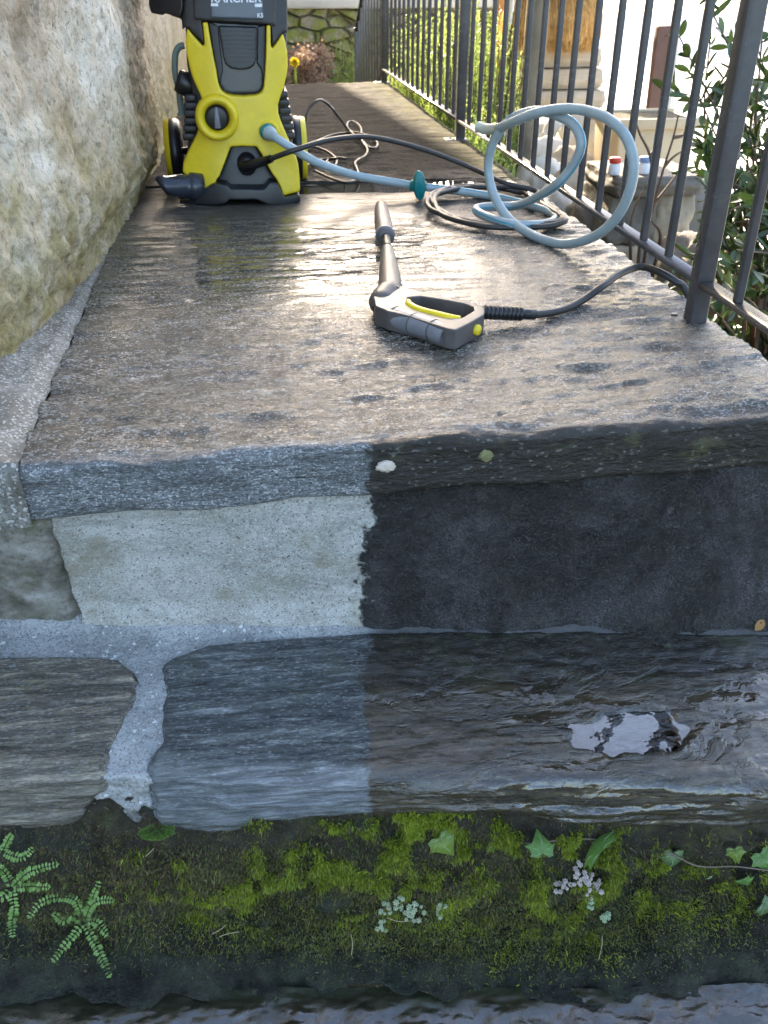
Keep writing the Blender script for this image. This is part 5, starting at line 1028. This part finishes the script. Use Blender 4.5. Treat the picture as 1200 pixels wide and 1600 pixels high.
V, F = box((p1[0]+.022, 5.33, (zt_-1.2)/2), (.03, .06, zt_+1.17), Matrix.Rotation(math.radians(-2.2), 3, 'Y')); link('edge_strip', bevel_me((V, F), .004, 2), M['cope'], bd)
# trough on a low stone base
q0 = on_y(956, 282, 4.65); q1 = on_y(1090, 192, 4.65); cxx = (q0[0]+q1[0])/2; ww = q1[0]-q0[0]; zb2, zt2 = float(q0[2]), float(q1[2])
tro = thing('planter_trough', (cxx, 4.83, zb2), 'tapered beige wooden trough beyond the railing with a bare shrub before it', 'planter')
hw_ = ww/2; th_ = zt2-zb2; V, F = prism([(cxx-hw_*.90, zb2), (cxx+hw_*.86, zb2), (cxx+hw_*1.02, zt2), (cxx-hw_, zt2), (cxx-hw_+.03, zt2), (cxx-hw_*.9+.03, zb2+.05), (cxx+hw_*.86-.03, zb2+.05), (cxx+hw_-.03, zt2)][:4], 4.65, 5.0)
M['trough'] = plain('sunbleached_wood', (.55, .44, .28), .8, 0, .2, 7, .4, .006)
link('box', bevel_me((V, F), .012, 3), M['trough'], tro)
link('rim', bevel_me(join([box((cxx, 4.645, zt2), (ww+.05, .035, .05)), box((cxx, 5.005, zt2), (ww+.05, .035, .05))]), .006, 2), M['trough'], tro)
link('soil', me_from(box((cxx, 4.825, zt2+.004), (ww-.02, .32, .02)), smooth=False), M['soil'], tro)
tag(link('rubble_footing', rock((cxx, 4.85, (zb2-1.2)/2), (ww*1.25, .6, zb2+1.25), 350, True, .08), M['stone_d']), 'low rubble base under the beige wooden trough', 'stone')
# stub of dry stone pier with a flat cap, jars
c0_ = on_y(938, 290, 3.45); c1_ = on_y(1078, 420, 3.45); ztp = float(c0_[2]); px0, px1 = float(c0_[0]), float(c1_[0]); cx_ = (px0+px1)/2
st = thing('stone_pier', (cx_, 3.65, -1.0), 'short rough dry stone pier with flat cap, outside the railing', 'stone pier')
kk_ = 0
for r_ in range(4):
    z0_ = -1.0+(ztp+1.0-.05)*r_/4; zh = (ztp+.95)/4
    for j, (u0_, u1_) in enumerate([(0, .55), (.55, 1.)] if r_ % 2 else [(0, .4), (.4, 1.)]):
        link('pier_stone', rock((px0+.03+(px1-px0)*(.5+.82*((u0_+u1_)/2-.5)), 3.66, z0_+zh/2), ((px1-px0)*(u1_-u0_)*.86, .36, zh*1.0), 360+kk_, True, .16), M['stone_d'] if (r_+j) % 2 else M['stone_w'], st); kk_ += 1
link('cap', rock((cx_+.03, 3.64, ztp-.012), ((px1-px0)*.86, .40, .075), 380, True, .08), M['stone_d'], st)
def jar(px, name, label, cap, glass, y=3.52):
    q = on_y(px, 285, y); z0_ = ztp+.026; t = thing(name, (q[0], y, z0_), label, 'jar', 'jars on the stone pier'); link('glass', me_from(lathe([(0, 0), (0, .022), (.004, .024), (.035, .024), (.042, .019), (.045, .019), (.045, 0)], (q[0], y, z0_), (q[0], y, z0_+1), 20)), glass, t); link('lid', me_from(lathe([(.043, 0), (.043, .022), (.046, .023), (.060, .023), (.063, .02), (.063, 0)], (q[0], y, z0_), (q[0], y, z0_+1), 20)), cap, t)
jar(957, 'jar', 'small white pot with a red lid on the stone pier', plain('red_lid', (.65, .05, .02), .4), M['white']); jar(1003, 'jar', 'small pale pot with a blue lid on the stone pier', plain('blue_lid', (.20, .30, .52), .4), M['white'])
# pale rocks between the pole and the pier
rk = [(868, 215, 5.9, 60, 30, 'p'), (915, 225, 5.6, 55, 40, 'p'), (850, 250, 5.2, 60, 34, 'p'), (900, 262, 5.0, 60, 28, 'w'), (945, 240, 5.3, 40, 60, 'p'), (860, 285, 4.6, 56, 34, 'p'), (910, 300, 4.3, 60, 34, 'w'), (880, 320, 4.0, 46, 26, 'p'), (930, 350, 3.7, 40, 50, 'd'), (1085, 330, 3.9, 70, 50, 'd'), (1190, 450, 2.6, 90, 70, 'd'), (1100, 420, 2.9, 70, 50, 'd')]
rl = ['flattish pale rock nearest the stone blocks', 'pale rock right of the flattish one, below the block stack', 'pale rock beside the foot of the mossy pole', 'tan rock in the middle of the pale rock heap', 'tall pale rock left of the beige trough', 'pale rock inside the hose loop, right of the pole foot', 'tan rock behind the hose loop beside the pier', 'smallest pale rock just past the slab edge', 'dark stone leaning left of the pier', 'dark stone right of the pier under the laurel', 'large dark stone at the right picture edge below the laurel', 'dark stone low behind the railing, under laurel leaves']
for k, (a, b, y, w_, h_, mm) in enumerate(rk):
    q = on_y(a, b, y); gz_ = gzz(q[0], y)-.06; s = y/1400*1.12; top = float(q[2])+h_*s/2; hgt = top-gz_
    tag(link('rock', rock((q[0], y+.1, gz_+hgt/2), (w_*s*1.25, .3, hgt*1.05), 390+k, False, .22), M['stone_'+mm]), rl[k], 'rock', 'rocks beyond the railing')
# bare shrub in front of the trough
q = on_y(1010, 400, 3.2); bs0 = np.array([q[0], 3.2, gzz(q[0], 3.2)-.03]); bs = thing('bare_shrub', bs0, 'leafless thorny brown shrub between pier and trough', 'shrub'); tw_ = []
def tpath(pts): return [on_y(a, b, y) for a, b, y in pts]
for pts in ([(1012, 370, 3.2), (1022, 320, 3.2), (1038, 260, 3.2), (1052, 215, 3.2), (1060, 180, 3.2)], [(1000, 380, 3.2), (1018, 300, 3.2), (1016, 245, 3.2), (1000, 210, 3.2), (992, 185, 3.2)], [(1038, 260, 3.2), (1052, 245, 3.2), (1066, 236, 3.2)], [(1052, 215, 3.2), (1066, 212, 3.2), (1070, 205, 3.2)], [(1022, 320, 3.2), (1045, 290, 3.2), (1065, 262, 3.2)], [(1016, 245, 3.2), (1030, 222, 3.2), (1034, 208, 3.2)], [(985, 385, 3.1), (990, 330, 3.1), (1010, 290, 3.1)], [(1030, 385, 3.1), (1022, 350, 3.1), (1005, 340, 3.1)]):
    P = tpath(pts); base = [bs0] if pts[0][1] > 360 else []
    tw_.append(tube(np.array(base+P), np.linspace(.008, .0028, len(P)+len(base)), 6, 6))
link('twigs', me_from(join(tw_)), M['twig'], bs)
# low green ground plants along the foot of the wall outside the railing
P = []
for k in range(4200):
    x, y = .86+abs(random.gauss(0, .30)), random.uniform(1.1, 4.2); P.append((x, y, gzz(x, y)+.01))
P = np.array(P); P = P[fbm(P[:, 0]*3, P[:, 1]*3, 0, 3, 400) > -.05]
V, F = blades(P, RNG.normal(size=P.shape)*.6+np.array([0, 0, 1.]), RNG.uniform(.03, .09, len(P)), RNG.uniform(.006, .016, len(P)), -.1*0)
o = link('ground_plants', mesh_np('gp', V, F, False), leaf_mat('weeds', (.06, .085, .02), (.18, .22, .06), .5, .3, 6), loc=(1.1, 2.5, -.6)); o['kind'] = 'stuff'; o['label'] = 'low green weeds on the soil outside the railing'
# strip trailing properties used only while building
for o in bpy.data.objects:
    if '_base' in o: del o['_base']
